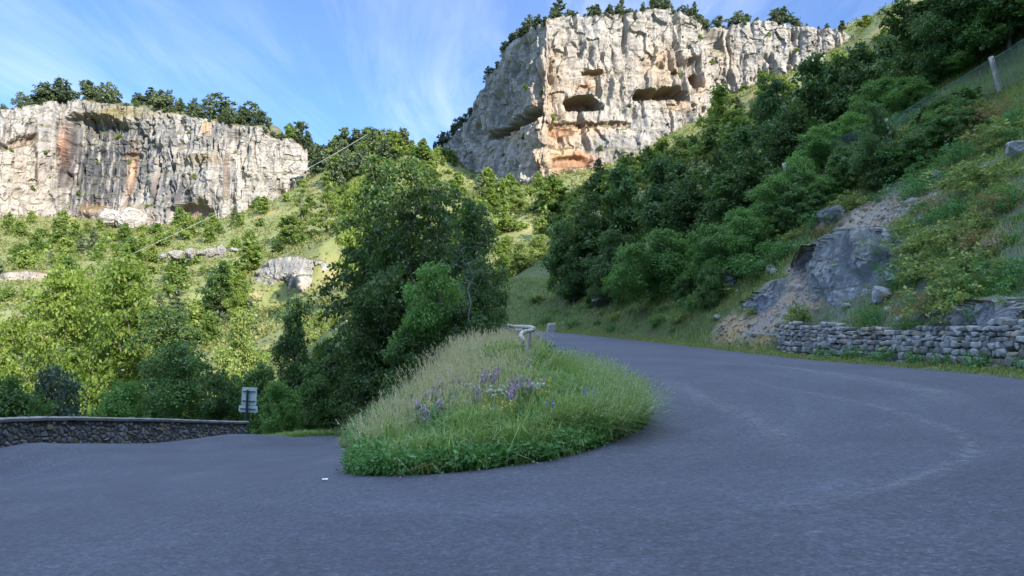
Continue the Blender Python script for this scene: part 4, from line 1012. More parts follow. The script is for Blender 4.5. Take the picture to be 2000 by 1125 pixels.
def make_pine(name, seed, H, Rr, nwh, L, lmat, per=26, low=0.25, flatten=0.3, dead=0.0):
    """Irregular pine: whorls of near-level boughs carrying needle tufts."""
    r = np.random.default_rng(seed); C, Nn = [], []
    for i in range(nwh):
        f = i / (nwh - 1); z = H * (low + (0.98 - low) * f); rad = Rr * (1 - f) ** 0.75 * r.uniform(0.65, 1.1) + 0.12 * Rr
        for b in range(r.integers(4, 7)):
            a = r.uniform(0, 6.28); ln = rad * r.uniform(0.6, 1.1)
            for t in np.linspace(0.3, 1, max(2, int(ln / (Rr * 0.14)))):
                C.append((ln * t * math.cos(a) + r.normal() * .05 * Rr, ln * t * math.sin(a) + r.normal() * .05 * Rr, z + ln * t * r.uniform(-0.1, 0.22) - .08 * ln)); Nn.append((0, 0, 1))
    C = np.array(C); Nn = np.array(Nn, float) + rand_unit(r, len(C)) * 0.35; Nn /= np.linalg.norm(Nn, axis=1, keepdims=True)
    V, Q = leaves(r, C, Nn, Rr * 0.13 * r.uniform(.7, 1.3, len(C)), flatten, per, L, L * 0.4, 0.5, 0.1)
    k = Kind(); k.H = H; k.R = Rr; k.name = name; k.crown = mesh_np('crown', V, Q, mats=[lmat])
    Vb, Qb = skeleton(r, C[r.permutation(len(C))[:200]], H, H * 0.016, 0.95); k.trunk = mesh_np('trunk', Vb, Qb, mats=[M_bark], smooth=True)
    return k

def plant(kind, x, y, H, label, cat, group=None, wx=1.0, z=None, name=None, rz=None, sink=0.15, parts=True, tilt=(0, 0)):
    """Put a copy of a tree kind at (x, y), scaled to height H (and wx times as wide)."""
    z = float(ground_at(x, y)) if z is None else z
    s = H / kind.H; rz = random.uniform(0, 6.28) if rz is None else rz
    if parts and kind.trunk is not None:
        o = link(name or kind.name, None, loc=(x, y, z - sink)); link('trunk', kind.trunk, o); link('crown', kind.crown, o)
    else: o = link(name or kind.name, kind.crown, loc=(x, y, z - sink))
    o.scale = (s * wx, s * wx, s); o.rotation_euler = (tilt[0], tilt[1], rz)
    tag(o, label, cat, group); return o

def project(x, y, z):
    v = np.array([x, y, z]) - CAM; f_ = v[1] * CP + v[2] * SP; u_ = -v[1] * SP + v[2] * CP
    return 1000 + F_PX * v[0] / f_, 562.5 - F_PX * u_ / f_
SIL = lambda px: np.interp(px, (1380, 1450, 1500, 1560, 1640, 1700, 1745, 1790, 1830), (270, 235, 150, 112, 88, 78, 45, 0, -150))
def cap_height(x, y, h, margin=0):
    px, _ = project(x, y, 0.0); g = float(ground_at(x, y))
    top = W(px, SIL(px) + margin, y)[2]
    return min(h, top - g)
def at_px(kind, px, d, top, label, cat, wpx=None, group=None, name=None, rz=None, sink=0.15, zoff=0.0, **kw):
    """Plant so that the crown is centred on photo column px at distance d and its tip reaches row `top`."""
    p = W(px, top, d); g = float(ground_at(p[0], d)) + zoff
    H = max(0.8, p[2] - g); wx = 1.0
    if wpx: wx = min(max((wpx / F_PX * d) / (2 * kind.R * 1.08) / (H / kind.H), 0.7), 1.6)
    return plant(kind, p[0], d, H, label, cat, group, wx, g, name, rz, sink, **kw)

# near kinds
B1 = make_kind('beech_tree', 1, 13, 4.6, 430, 46, 0.21, 0.135, L_beech, low=0.10, flat=0.10, layer=1.1, nl=16, trunk=0.2, spread=0.75)
B2 = make_kind('beech_tree', 2, 13, 4.2, 380, 46, 0.21, 0.135, L_beech, low=0.16, flat=0.10, layer=1.1, gap=0.5, nl=15, trunk=0.2, spread=0.7)
B3 = make_kind('beech_tree', 3, 13, 5.0, 620, 44, 0.21, 0.135, L_sunlit, low=0.05, flat=0.10, layer=1.1, gap=0.4, nl=18, trunk=0.2, spread=0.78, tn=0.75)
D1 = make_kind('broadleaf_tree', 4, 10, 3.4, 460, 60, 0.15, 0.10, L_dark, low=0.12, trunk=0.16)
D2 = make_kind('broadleaf_tree', 5, 10, 2.6, 420, 60, 0.15, 0.10, L_dark, low=0.14, gap=0.4, trunk=0.16, tn=0.35)
H1 = make_kind('hazel_bush', 6, 6, 3.0, 420, 66, 0.13, 0.095, L_bright, low=0.06, trunk=0.07, layer=0.6, nl=13, tn=0.75)
H2 = make_kind('hazel_bush', 7, 5, 3.0, 380, 66, 0.13, 0.095, L_bright, low=0.05, trunk=0.07, layer=0.6, nl=13, tn=0.7)
K1 = make_kind('dark_bush', 8, 4, 2.4, 330, 60, 0.13, 0.085, L_dark, low=0.05, trunk=0.07, nl=12, tn=0.7)
K2 = make_kind('bluish_bush', 9, 4, 2.4, 330, 60, 0.11, 0.075, L_blue, low=0.05, trunk=0.07, nl=12, tn=0.7, bmat=M_bark_pale)
# middle distance
M1 = make_kind('broadleaf_tree', 11, 10, 3.8, 300, 40, 0.26, 0.18, L_dark, low=0.12, trunk=0.16)
M2 = make_kind('broadleaf_tree', 12, 10, 3.6, 300, 40, 0.26, 0.18, L_beech, low=0.14, trunk=0.16)
M3 = make_kind('broadleaf_tree', 13, 10, 3.6, 300, 38, 0.26, 0.18, L_pale, low=0.10, trunk=0.15, gap=.4)
M4 = make_kind('broadleaf_tree', 14, 10, 3.4, 300, 38, 0.26, 0.18, L_sunlit, low=0.10, trunk=0.15, gap=.4)
P1 = make_pine('pine_tree', 15, 12, 3.0, 15, 0.3, L_pine, 22)
P2 = make_pine('pine_tree', 16, 10, 2.8, 12, 0.3, L_hill, 22, 0.18)
# far
F1 = [make_kind('hillside_tree', 20 + i, 8, 3.4, 110, 16, 0.62, 0.44, L_hill, low=0.06, trunk=0.12, nl=9, flat=0.35, layer=0.4, gap=0.45, spread=0.75) for i in range(4)]
F2 = [make_kind('scrub_bush', 30 + i, 3.4, 2.4, 60, 16, 0.5, 0.36, L_hill, low=0.02, branches=False, nl=7, flat=0.4, layer=0.3, tn=0.8, spread=0.6) for i in range(4)]
F3 = [make_pine('hillside_pine', 40 + i, 9, 2.6, 9, 0.7, L_pine, 9, 0.15, 0.4) for i in range(3)]
F4 = [make_kind('cliff_top_tree', 50 + i, 7, 2.6 + 0.5 * i, 110, 15, 0.55, 0.36, L_plateau, low=0.02, trunk=0.12, nl=6 + i, flat=0.35, layer=0.4, gap=0.6, spread=0.6, tn=0.35 + 0.12 * i) for i in range(5)]

T, S = "tree", "bush"
rr = random.Random(4)
# --- beyond the parapet, left
at_px(B3, 130, 55, 500, 'tall yellow green beech with layered sunlit boughs left of the cable end', T, 270)
at_px(B3, 245, 50, 478, 'largest sunlit yellow green beech rising behind the parapet', T, 260, rz=1.0)
at_px(B3, 190, 60, 520, 'broad yellow green beech between the two taller sunlit beeches', T, 240, rz=5)
at_px(B1, 335, 44, 590, 'dark beech put in as the shaded lower half of the sunlit beeches', T, 250)  # added darker tree that paints the shaded lower right of the big beech
at_px(B3, 20, 60, 600, 'yellow green tree at the far left edge behind the parapet', T, 200, rz=3.0)
at_px(K2, 105, 36, 712, 'low bluish grey bush just behind the parapet', S, 170)
at_px(D1, 345, 37, 655, 'broad dark leafy bush behind the middle of the parapet', S, 230, name='dark_bush')
at_px(H2, 235, 35, 745, 'mid green bush between the bluish bush and the dark leafy bush', S, 170, name='leafy_bush')
at_px(K1, 20, 34, 748, 'dark bush at the left end of the row behind the parapet', S, 130)
at_px(K1, 440, 37, 735, 'small dark bush behind the parapet end beside the road sign', S, 120, rz=2)
at_px(D1, 578, 50, 572, 'lone dark slender tree standing between the road sign and the central trees', T, 128)
at_px(H2, 545, 40, 742, 'green bush on the verge right behind the road sign', S, 130, name='leafy_bush', rz=1)
at_px(K1, 620, 44, 735, 'dark bush on the verge below the lone slender tree', S, 130, rz=4)
at_px(K1, 500, 43, 715, 'dark bush half hidden behind the road sign', S, 110, rz=5)
at_px(M3, 470, 78, 600, 'pale green sunlit tree in the valley above the road sign', T, 120)
at_px(M4, 655, 66, 615, 'yellow green sunlit tree at the left foot of the central trees', T, 120)
at_px(M3, 625, 95, 600, 'pale sunlit tree behind the lone slender tree', T, 90, rz=1)
# --- the central group on the embankment
at_px(B1, 805, 41, 298, 'tallest dark beech of the central group above the grassy island', T, 250, rz=0.5)
at_px(B2, 745, 46, 302, 'beech with a sunlit feathery top leaning left in the central group', T, 190, rz=2.2)
at_px(B2, 715, 40, 560, 'dark beech with low drooping boughs over the lower road', T, 190, rz=1.5)
at_px(D1, 920, 37, 375, 'dense dark tree on the right of the central group', T, 175)
at_px(H1, 850, 31, 500, 'bright green leafy bush in front of the central trees', S, 190, rz=0.4, zoff=-0.3)
at_px(D1, 935, 32, 490, 'tall dark green tree at the right foot of the central trees', S, 130, rz=2.4)
at_px(K1, 800, 30, 640, 'dark low bush at the edge of the island grass', S, 130, rz=1)
at_px(K1, 905, 30, 590, 'dark bush behind the seed grass beside the log guardrail', S, 150, rz=3)
at_px(B1, 850, 44, 345, 'dark beech at the top right of the central group', T, 150, rz=3.5)
at_px(D1, 760, 43, 470, 'shaded dark tree filling the middle of the central group', T, 170, rz=4)
at_px(K1, 648, 48, 668, 'dark bush between the lone slender tree and the central group', S, 120, rz=1.3)
at_px(K1, 665, 49, 735, 'dark bush at the back of the shaded bank', S, 130, rz=2)
at_px(K1, 715, 47, 740, 'dark bush over the shaded bank beyond the lower road', S, 150, rz=.3)
# bare grey dead branches in front of the central trees
r = np.random.default_rng(3); C = np.stack([r.normal(0, 0.6, 90), r.normal(0, 0.4, 90), r.uniform(1.8, 5.2, 90)], 1)
Vb, Qb = skeleton(r, C, 5.0, 0.036, 0.8, 0.03); p = W(915, 600, 29.5)
dt = tag(link('dead_tree', None, loc=(p[0], p[1], float(ground_at(p[0], p[1])) - .1)), 'leafless grey dead tree in front of the bright green bushes', 'tree')
link('trunk', mesh_np('trunk', Vb, Qb, mats=[plain_mat('dead_wood', (0.17, 0.16, 0.15), 0.3, 9, 0.9)], smooth=True), dt)
# --- along the right bank: trees standing where the photo shows the foot of the wood, taller ones behind
def by_base(k, px, base, top, wpx, label, cat=T, rz=0.0, name=None, back=0.0):
    q = hit(px, base, 36.0); d = q[1] + back
    return at_px(k, px, d, top, label, cat, wpx, None, name, rz)
for i, (k, px, base, top, wp, lab, back) in enumerate([
    (M1, 1095, 585, 425, 110, 'dark tree at the left end of the row along the right bank', 0), (M2, 1150, 580, 375, 140, 'dark rounded tree second from the left end of the bank row', 1), (D1, 1195, 585, 440, 130, 'low branching dark tree over the bend in the road', 0),
    (M1, 1215, 560, 318, 150, 'tall dark tree above the low branching tree of the bank row', 5), (M1, 1285, 555, 300, 160, 'tall dark tree in the middle of the bank row', 4), (M2, 1350, 540, 328, 160, 'dark tree above the large leafy bush on the bank', 4),
    (M1, 1420, 510, 335, 150, 'dark spreading tree right of the tree above the large leafy bush', 4), (M2, 1470, 480, 290, 140, 'dark tree near the lower end of the wire fence', 4), (D1, 1120, 592, 480, 90, 'small dark tree at the foot of the bank row', 0),
    (H1, 1290, 585, 440, 190, 'large bright leafy bush on the bank above the road', 0), (H1, 1385, 560, 430, 150, 'bright leafy bush right of the largest bank bush', 0), (H2, 1225, 590, 480, 110, 'leafy bush lower left of the largest bank bush', 0),
    (H1, 1445, 525, 400, 120, 'shaded green bush on the grassy crest of the slope', 0), (H1, 1515, 470, 335, 140, 'bright green bush near the lower end of the wire fence', 1), (H2, 1560, 420, 300, 120, 'leafy bush just above the lower end of the wire fence', 1), (H1, 1600, 390, 240, 140, 'bright green bush behind the middle of the wire fence', 3),
    (M2, 1545, 400, 190, 170, 'dark leafy tree left of the tall tree against the cliff', 12), (M1, 1510, 430, 145, 150, 'tall dark tree against the sunlit cliff', 18), (M1, 1590, 370, 105, 190, 'dark tree with open boughs below the cliff rim', 18), (M2, 1660, 330, 85, 180, 'dark tree to the right of the open boughed tree', 16),
    (H1, 1660, 335, 215, 130, 'bright green thicket bush behind the wire fence', 4), (D1, 1708, 335, 190, 120, 'rounded dark green bush growing through the wire fence', -2), (H2, 1775, 270, 150, 130, 'green bush behind the upper stretch of the wire fence', 4), (H1, 1730, 290, 150, 130, 'green thicket bush above the rounded bush at the fence', 8),
    (M1, 1735, 290, 62, 170, 'dark tree between the upper slope trees and the cliff rim', 16), (D1, 1790, 250, 0, 190, 'large dark tree at the upper right of the slope', 12), (B1, 1895, 190, -90, 280, 'overhanging dark beech at the top right corner', 9), (D1, 1990, 140, -60, 190, 'dark tree at the right edge above the fence post', 6),
    (B1, 2000, 130, -190, 260, 'tall dark beech beyond the right edge above the fence', 4), (D1, 1940, 165, -110, 170, 'dense dark tree right behind the wooden fence post', 8),
    (H2, 1850, 215, 85, 150, 'green bush under the overhanging beech', 5), (M2, 1835, 215, -30, 170, 'dark leafy tree left of the overhanging beech', 12), (H2, 1935, 150, 40, 130, 'dense green bush behind the wooden fence post', 4),
    (M2, 1400, 500, 290, 130, 'dark tree rising behind the middle of the bank row', 14), (M1, 1320, 520, 310, 140, 'dark tree behind the right half of the bank row', 14), (M1, 1450, 460, 240, 140, 'dark tree below the right end of the gallery openings', 18), (K1, 1340, 590, 530, 80, 'small dark bush at the grassy foot of the large leafy bush', 0), (K1, 1390, 575, 510, 70, 'dark bush beside the left edge of the scree', -1), (K1, 1160, 598, 560, 60, 'small dark bush low on the grassy bank', 0)]):
    by_base(k, px, base, top, wp, lab, S if k in (H1, H2, K1) else T, i * 1.7, 'leafy_bush' if k is H2 else None, back)
# wood covering the slope above the wire fence
for _ in range(64):
    t_ = rr.random(); px = 1560 + 460 * t_; fy = np.interp(px, (1545, 1640, 1745, 1850, 1953, 2075), (340, 300, 250, 195, 130, 60)); q = hit(px, rr.uniform(-20, 1) * 10 + fy - 25, 30)
    if q is None or q[1] > 150: continue
    k = rr.choice((H1, H2, M1, M2, M2, M1, D1)); s_ = k in (H1, H2)
    h_ = cap_height(q[0], q[1], rr.uniform(3, 5) if s_ else rr.uniform(5, 8.5), rr.uniform(0, 60))
    if h_ < 1.8: continue
    plant(k, q[0], q[1], h_, 'shaded green bush in the wood above the wire fence' if s_ else 'shaded dark tree in the wood above the wire fence', S if s_ else T, 'bushes in the wood above the wire fence' if s_ else 'trees in the wood above the wire fence', rr.uniform(1, 1.4), name='wood_bush' if s_ else 'wood_tree')
# scrub spilling over the crest of the slope below the fence
for _ in range(40):
    px = rr.uniform(1400, 1900); fy = np.interp(px, (1400, 1545, 1640, 1745, 1850, 1900), (520, 390, 345, 300, 245, 215)); q = hit(px, fy + rr.uniform(0, 55), 20)
    if q is None or not 24 < q[1] < 62: continue
    plant(rr.choice((K1, H2, D1, K1)), q[0], q[1], rr.uniform(1.0, 2.4), 'shaded bush spilling over the grassy crest below the wire fence', S, 'bushes on the crest below the wire fence', rr.uniform(1, 1.5), name='crest_bush')
# --- sunlit slope in the middle, under the big cliff
for i, (px, d, top, wp, k, lab) in enumerate([(1015, 84, 470, 95, M3, 'pale sunlit tree just beyond the end of the visible road'), (1050, 92, 455, 90, M3, 'pale sunlit tree right of the road end'), (985, 100, 455, 80, M4, 'yellow green sunlit tree behind the central group'),
        (1085, 150, 345, 90, M4, 'sunlit bush at the foot of the big cliff'), (1010, 165, 365, 90, M3, 'pale sunlit tree under the left part of the big cliff'), (955, 170, 365, 80, M4, 'sunlit yellow green tree under the shaded cliff side'), (1175, 145, 330, 100, M2, 'sunlit green tree below the red rock stain'),
        (1240, 140, 320, 90, M3, 'pale sunlit tree below the cliff on the right'), (1330, 150, 262, 90, M3, 'pale sunlit tree below the double gallery opening'), (1400, 150, 232, 90, P2, 'sunlit pine below the right part of the cliff'), (1405, 175, 162, 100, M4, 'sunlit tree growing against the right end of the cliff'),
        (1360, 135, 300, 100, P2, 'sunlit pine above the dark bank trees'), (1290, 125, 340, 110, M4, 'yellow green sunlit tree above the dark bank trees'), (1455, 145, 225, 90, M3, 'pale sunlit tree left of the tall dark tree'), (1120, 130, 400, 90, M3, 'pale sunlit tree on the slope below the cliff corner'),
        (640, 220, 335, 90, P2, 'sunlit layered pine left of the central group'), (590, 225, 350, 80, P2, 'sunlit light green pine under the right end of the left cliff'), (695, 150, 345, 90, M4, 'sunlit tree showing left of the central beeches'), (545, 210, 470, 70, M2, 'small dark tree on the top of the pale outcrop'),
        (740, 110, 300, 120, M4, 'sunlit tree behind the tops of the central beeches'), (430, 150, 510, 110, M2, 'round green tree on the meadow shelf'), (470, 140, 525, 70, M4, 'sunlit bush left of the pale outcrop')]):
    at_px(k, px, d, top, lab, T, wp, rz=i * 1.3)

# --- woods on the far slopes: every tree and bush an object of its own
def clear(px, py):
    for x0, y0, x1, y1 in ((505, 470, 700, 600), (310, 478, 480, 520), (0, 515, 115, 560)):
        if x0 < px < x1 and y0 < py < y1: return False
    return True
CLF = [np.stack([c['X'][:, 0], c['Y'][:, 0]], 1) for c in (massif, leftcliff)]
cnt = [0, 0, 0]; rr.seed(4); tries = 0; taken = []
while sum(cnt) < 270 and tries < 20000:
    tries += 1
    px = rr.uniform(-420, 1500); d = 75 + 275 * rr.random() ** 0.8; x = (px - 1000) / F_PX * d; z = float(ground_at(x, d))
    qx, qy = project(x, d, z)
    if qx > 900 and d < 110: continue
    if qy < 230 and qx < 1350: continue
    if min(np.hypot(C_[:, 0] - x, C_[:, 1] - d).min() for C_ in CLF) < 5: continue
    behind = (qx < 640 and d > np.interp(qx, [-30, 130, 400, 640], [318, 335, 328, 340])) or (860 < qx and d > 225)
    if behind: continue
    if float(noise(x / 22, d / 22, 0.0, 91)) < -0.12 and rr.random() < 0.75: continue
    if any((x - a) ** 2 + (d - b) ** 2 < (2.0 + 0.008 * d) ** 2 for a, b in taken): continue
    u = rr.random(); ht = rr.uniform(4.5, 9) if u < 0.5 else rr.uniform(1.8, 3.6)
    if not clear(qx, qy - ht * 0.5 / d * F_PX): continue
    taken.append((x, d))
    if u < 0.4 and cnt[0] < 130: plant(rr.choice(F1), x, d, ht, 'green tree among the scattered sunlit trees on the valley slopes', T, 'sunlit trees scattered over the valley slopes', rr.uniform(.9, 1.4)); cnt[0] += 1
    elif u < 0.5 and cnt[1] < 34: plant(rr.choice(F3), x, d, ht, 'dark pine among the scattered trees on the valley slopes', T, 'pines scattered over the valley slopes', rr.uniform(.9, 1.3)); cnt[1] += 1
    elif cnt[2] < 70: plant(rr.choice(F2), x, d, min(ht, 3.8), 'low green bush in the scrub on the valley slopes', S, 'bushes in the scrub on the valley slopes', rr.uniform(.9, 1.5)); cnt[2] += 1
# trees filling the saddle between the cliffs
for i in range(64):
    px = rr.uniform(560, 790); d = rr.uniform(285, 335); x = (px - 1000) / F_PX * d
    if px < 612: d = rr.uniform(356, 380); x = (px - 1000) / F_PX * d
    o = plant(rr.choice(F4 + F1[:1]), x, d, rr.uniform(6, 11), 'dense green tree in the wooded saddle between the two cliffs', T, 'trees in the saddle between the cliffs', rr.uniform(.9, 1.3))
# scrub filling the slopes around the foot of the cliffs
for (x0, y0, x1, y1, n_, ya) in ((770, 285, 905, 400, 36, 150), (1380, 150, 1500, 310, 20, 95), (640, 300, 770, 430, 32, 95), (0, 432, 500, 540, 40, 85), (900, 370, 1180, 480, 34, 95), (1480, 40, 1790, 230, 44, 95), (690, 270, 880, 340, 30, 200)):
    for _ in range(n_):
        q = hit(rr.uniform(x0, x1), rr.uniform(y0, y1), ya)
        if q is None: continue
        plant(rr.choice(F2 + F1[:2]), q[0], q[1], rr.uniform(1.6, 4.2), 'low green bush in the scrub on the valley slopes', S, 'bushes in the scrub on the valley slopes', rr.uniform(.9, 1.5), name='scrub_bush')
# trees on the right ridge, beyond the shaded slope
for i in range(46):
    px = rr.uniform(1380, 1800); d = rr.uniform(120, 235); x = (px - 1000) / F_PX * d
    h_ = cap_height(x, d, rr.uniform(3, 7), 60 if px < 1640 else 10)
    if h_ < 1.5 or min(np.hypot(C_[:, 0] - x, C_[:, 1] - d).min() for C_ in CLF) < 5: continue
    plant(rr.choice(F1 + F3[:1]), x, d, h_, 'green tree on the ridge slope right of the big cliff', T, 'trees on the ridge slope', rr.uniform(.9, 1.3))
# trees on the rims of the cliffs
def rim(c, n, lo, hi, px0, px1, label, group, rmin=0, rmax=14, kinds=F4):
    for i in range(n):
        for _ in range(50):
            a = rr.randrange(c['X'].shape[0])
            if px0 < c['px'][a] < px1: break
        b = c['nv'] + int(rr.uniform(rmin, rmax)); b = min(b, c['X'].shape[1] - 1)
        k = rr.choice(kinds); h = lo + (hi - lo) * rr.random() ** 1.8
        plant(k, c['X'][a, b], c['Y'][a, b], h, label, T if h > 2.5 else S, group, rr.uniform(.8, 1.5), c['Z'][a, b], name='rim_tree' if h > 2.5 else 'rim_bush', sink=0.3)
rim(leftcliff, 62, 3.2, 12, -40, 640, 'dark tree on the rim of the left cliff', 'trees along the rim of the left cliff', 1, 24, F4 + F1[:1] + F3[:1])
rim(leftcliff, 120, 1.2, 3.2, -20, 620, 'low dark bush on the rim of the left cliff', 'bushes along the rim of the left cliff', 0, 14)
rim(massif, 150, 1.2, 4.5, 930, 1650, 'low bush on the rim of the big cliff', 'bushes along the rim of the big cliff', 0, 9)
rim(massif, 10, 5, 8.5, 1020, 1560, 'tree standing on the rim of the big cliff', 'trees along the rim of the big cliff', 2, 12, F4 + F3)
rim(massif, 9, 3, 6, 850, 905, 'tree on the left shoulder of the big cliff', 'trees on the left shoulder of the big cliff', 0, 8)
# shrubs rooted in the cliff ledges
for c, lab, grp, n_ in ((massif, 'small shrub rooted in a crack of the big cliff', 'shrubs in the cracks of the big cliff', 26), (leftcliff, 'small shrub rooted in a ledge of the left cliff', 'shrubs on the ledges of the left cliff', 40)):
    ok = np.argwhere(c['slope'][:, 12:c['nv'] - 6] > 0.45)
    for a, b in ok[np.random.default_rng(2).permutation(len(ok))[:n_]]:
        plant(rr.choice(F2), c['X'][a, b + 12], c['Y'][a, b + 12], rr.uniform(0.9, 2.2), lab, S, grp, 1.0, c['Z'][a, b + 12], name='cliff_shrub', sink=0.2)
# pale outcrops on the valley slopes
def outcrop(px, py, d, size, seed, label, rot=0.0, amp=0.3, sink=0.0, col=(0.32, 0.305, 0.28)):
    p = W(px, py, d); g = float(ground_at(p[0], d)); o = link('outcrop', rock_mesh('outcrop', size, seed, M_rock, 6, col, amp, 26), loc=(p[0], d, p[2] - sink)); o.rotation_euler = (0, 0, rot)
    return tag(o, label, 'rock')
outcrop(255, 432, 338, (7.5, 5, 6.0), 63, 'pale peach boulder fallen at the foot of the left cliff', 0.3)
outcrop(215, 425, 338, (4.5, 4, 4.0), 64, 'smaller pale boulder left of the big fallen boulder', 0.9)
for i, px in enumerate((318, 345, 372, 392, 412, 432, 455)):
    outcrop(px, 497 - i * 2, 186 + i, (1.2 + (i * 37 % 5) * .35, 1.1, 0.6 + (i % 3) * .35), 65 + i, ['leftmost long', 'second from left', 'third from left', 'middle', 'third from right', 'second from right', 'rightmost'][i] + ' of the pale boulders lined along the meadow shelf', i, 0.38, 0.45, (0.23, 0.22, 0.205))
# ------------------------------------------------------------------ grass and herbs
def blades(r, P, h, w, lean=0.35, bend=0.5, heading=None):
    n = len(P); a = r.uniform(0, 2 * math.pi, n) if heading is None else heading + r.normal(0, 0.6, n)
    d = np.stack([np.cos(a), np.sin(a), 0 * a], 1); s = np.stack([-np.sin(a), np.cos(a), 0 * a], 1)
    h = np.broadcast_to(h, (n,))[:, None]; w = np.broadcast_to(w, (n,))[:, None]
    l1 = np.abs(r.normal(0, lean, (n, 1))); l2 = l1 + np.abs(r.normal(0, bend, (n, 1)))
    m = P + d * h * l1 * 0.45 + np.array([0, 0, 1.0]) * h * 0.55
    t = P + d * h * l2 + np.array([0, 0, 1.0]) * h * np.clip(1.05 - 0.45 * l2, 0.3, 1.05)
    V = np.stack([P - s * w / 2, P + s * w / 2, m + s * w * 0.42, m - s * w * 0.42, t], 1).reshape(-1, 3)
    o = np.arange(n)[:, None] * 5
    return V, o + np.array([[0, 1, 2, 3]]), o + np.array([[3, 2, 4]]), t

def stalks(r, P, h, head, hw, lean=0.25, heading=None):
    """Grass stalks with a loose feathery seed head: a thin stem blade and a spindle of slips."""
    V, Q, T_, tip = blades(r, P, h, 0.006, lean, 0.25, heading)
    n = len(P); k = 7; idx = np.repeat(np.arange(n), k); m = n * k
    stem = tip - P; stem /= np.linalg.norm(stem, axis=1, keepdims=True)
    f = r.uniform(-1, 0.15, m)[:, None]; hd = np.broadcast_to(head, (n,))[idx][:, None]
    c = tip[idx] + stem[idx] * f * hd; d = stem[idx] + rand_unit(r, m) * 0.45; d /= np.linalg.norm(d, axis=1, keepdims=True)
    s = np.cross(d, rand_unit(r, m)); s /= np.linalg.norm(s, axis=1, keepdims=True) + 1e-9
    L = hd * r.uniform(0.25, 0.5, (m, 1)); wv = hw * r.uniform(0.6, 1.3, (m, 1))
    V2 = np.stack([c - d * L / 2, c + s * wv / 2, c + d * L / 2, c - s * wv / 2], 1).reshape(-1, 3)
    return (V, Q, T_), (V2, np.arange(m * 4).reshape(m, 4))

G_green = leaf_mat('grass_green', (0.075, 0.15, 0.034), (0.29, 0.39, 0.125), 0.35, 0.55, objvar=0.0)
G_dark = leaf_mat('weed_leaves', (0.035, 0.115, 0.032), (0.12, 0.26, 0.07), 0.3, 0.5, objvar=0.0)
G_pale = leaf_mat('seed_grass', (0.20, 0.25, 0.08), (0.52, 0.50, 0.26), 0.3, 0.7, objvar=0.0)
G_head = leaf_mat('seed_heads', (0.34, 0.29, 0.18), (0.64, 0.55, 0.40), 0.3, 0.8, objvar=0.0)
G_silver = leaf_mat('silvery_heads', (0.20, 0.28, 0.12), (0.46, 0.52, 0.30), 0.3, 0.7, objvar=0.0)
G_hill = leaf_mat('hill_grass', (0.07, 0.12, 0.032), (0.30, 0.35, 0.11), 0.3, 0.6, objvar=0.0)
G_dry = leaf_mat('dry_herbs', (0.15, 0.10, 0.045), (0.36, 0.26, 0.12), 0.25, 0.7, objvar=0.0)
r = np.random.default_rng(77)

def scatter(n, x0, x1, y0, y1, ok):
    x = r.uniform(x0, x1, n); y = r.uniform(y0, y1, n); k = ok(x, y); return np.stack([x[k], y[k], ground_at(x[k], y[k])], 1)
def on_island(x, y, margin=0.0):
    far = (y < 60) & (x > -8) & (x < 3)
    left = np.interp(y, ISLC[::-1][:, 1][: len(ISLC)], ISLC[::-1][:, 0]) if False else None
    return far & in_poly(x, y, ISLPOLY)
isl = lambda x, y: in_poly(x, y, ISLPOLY)

# close the island outline between the arms
ISLC_ = np.array([p for p in ISLPOLY if p[1] < 45.5]); ISLPOLY = ISLC_

def mk(name, parts, mats, label, fm=None):
    V, Q, T_ = merge(parts)
    o = link(name, mesh_np(name, V, Q, T_, mats=mats)); return tag(o, label, kind='stuff')

# medium green grass, thicker towards the right side and the front
P = scatter(105000, -6.2, 2.7, 8.6, 40, isl)
den = np.where(P[:, 1] < 16, 1.0, np.where(P[:, 1] < 24, 0.75, 0.4)); P = P[r.random(len(P)) < den]
hh = (0.20 + 0.42 * np.clip(0.5 + 1.1 * fbm(P[:, 0] * 0.9, P[:, 1] * 0.9, 0 * P[:, 0], 4, 5), 0, 1.2)) * r.uniform(0.55, 1.25, len(P)); dr_ = dist_line(P[:, 0], P[:, 1], ISLC[::2]); hh = hh * (0.5 + 0.5 * np.clip(dr_ / 0.7, 0, 1)) + 0.02; hh = hh * np.where((P[:, 0] > -0.9) & (P[:, 1] > 17.5) & (P[:, 1] < 23.5), 0.6, 1) * np.where((P[:, 0] > 0.5) & (P[:, 1] > 16), 0.7, 1)
mk('grass', [blades(r, P, hh, r.uniform(0.008, 0.017, len(P)) * (1 + P[:, 1] / 40), 0.3, 0.55)[:3]], [G_green], 'tall green grass covering the island')
# tussocks: arching clumps of longer blades
C = scatter(900, -4.5, 2.5, 9, 26, isl); C = C[dist_line(C[:, 0], C[:, 1], ISLC[::2]) > 0.25][:230]; k_ = 70
dd = r.normal(0, 0.07, (len(C), k_, 2)); P = np.repeat(C, k_, 0); P[:, :2] += dd.reshape(-1, 2); hd = np.arctan2(dd[..., 1], dd[..., 0]).ravel()
mk('tussock_grass', [blades(r, P, np.repeat(r.uniform(0.4, 0.75, len(C)), k_) * r.uniform(0.6, 1.15, len(P)), 0.015, 0.3, 0.85, heading=hd)[:3]], [G_green], 'arching tussocks of long green grass on the island')
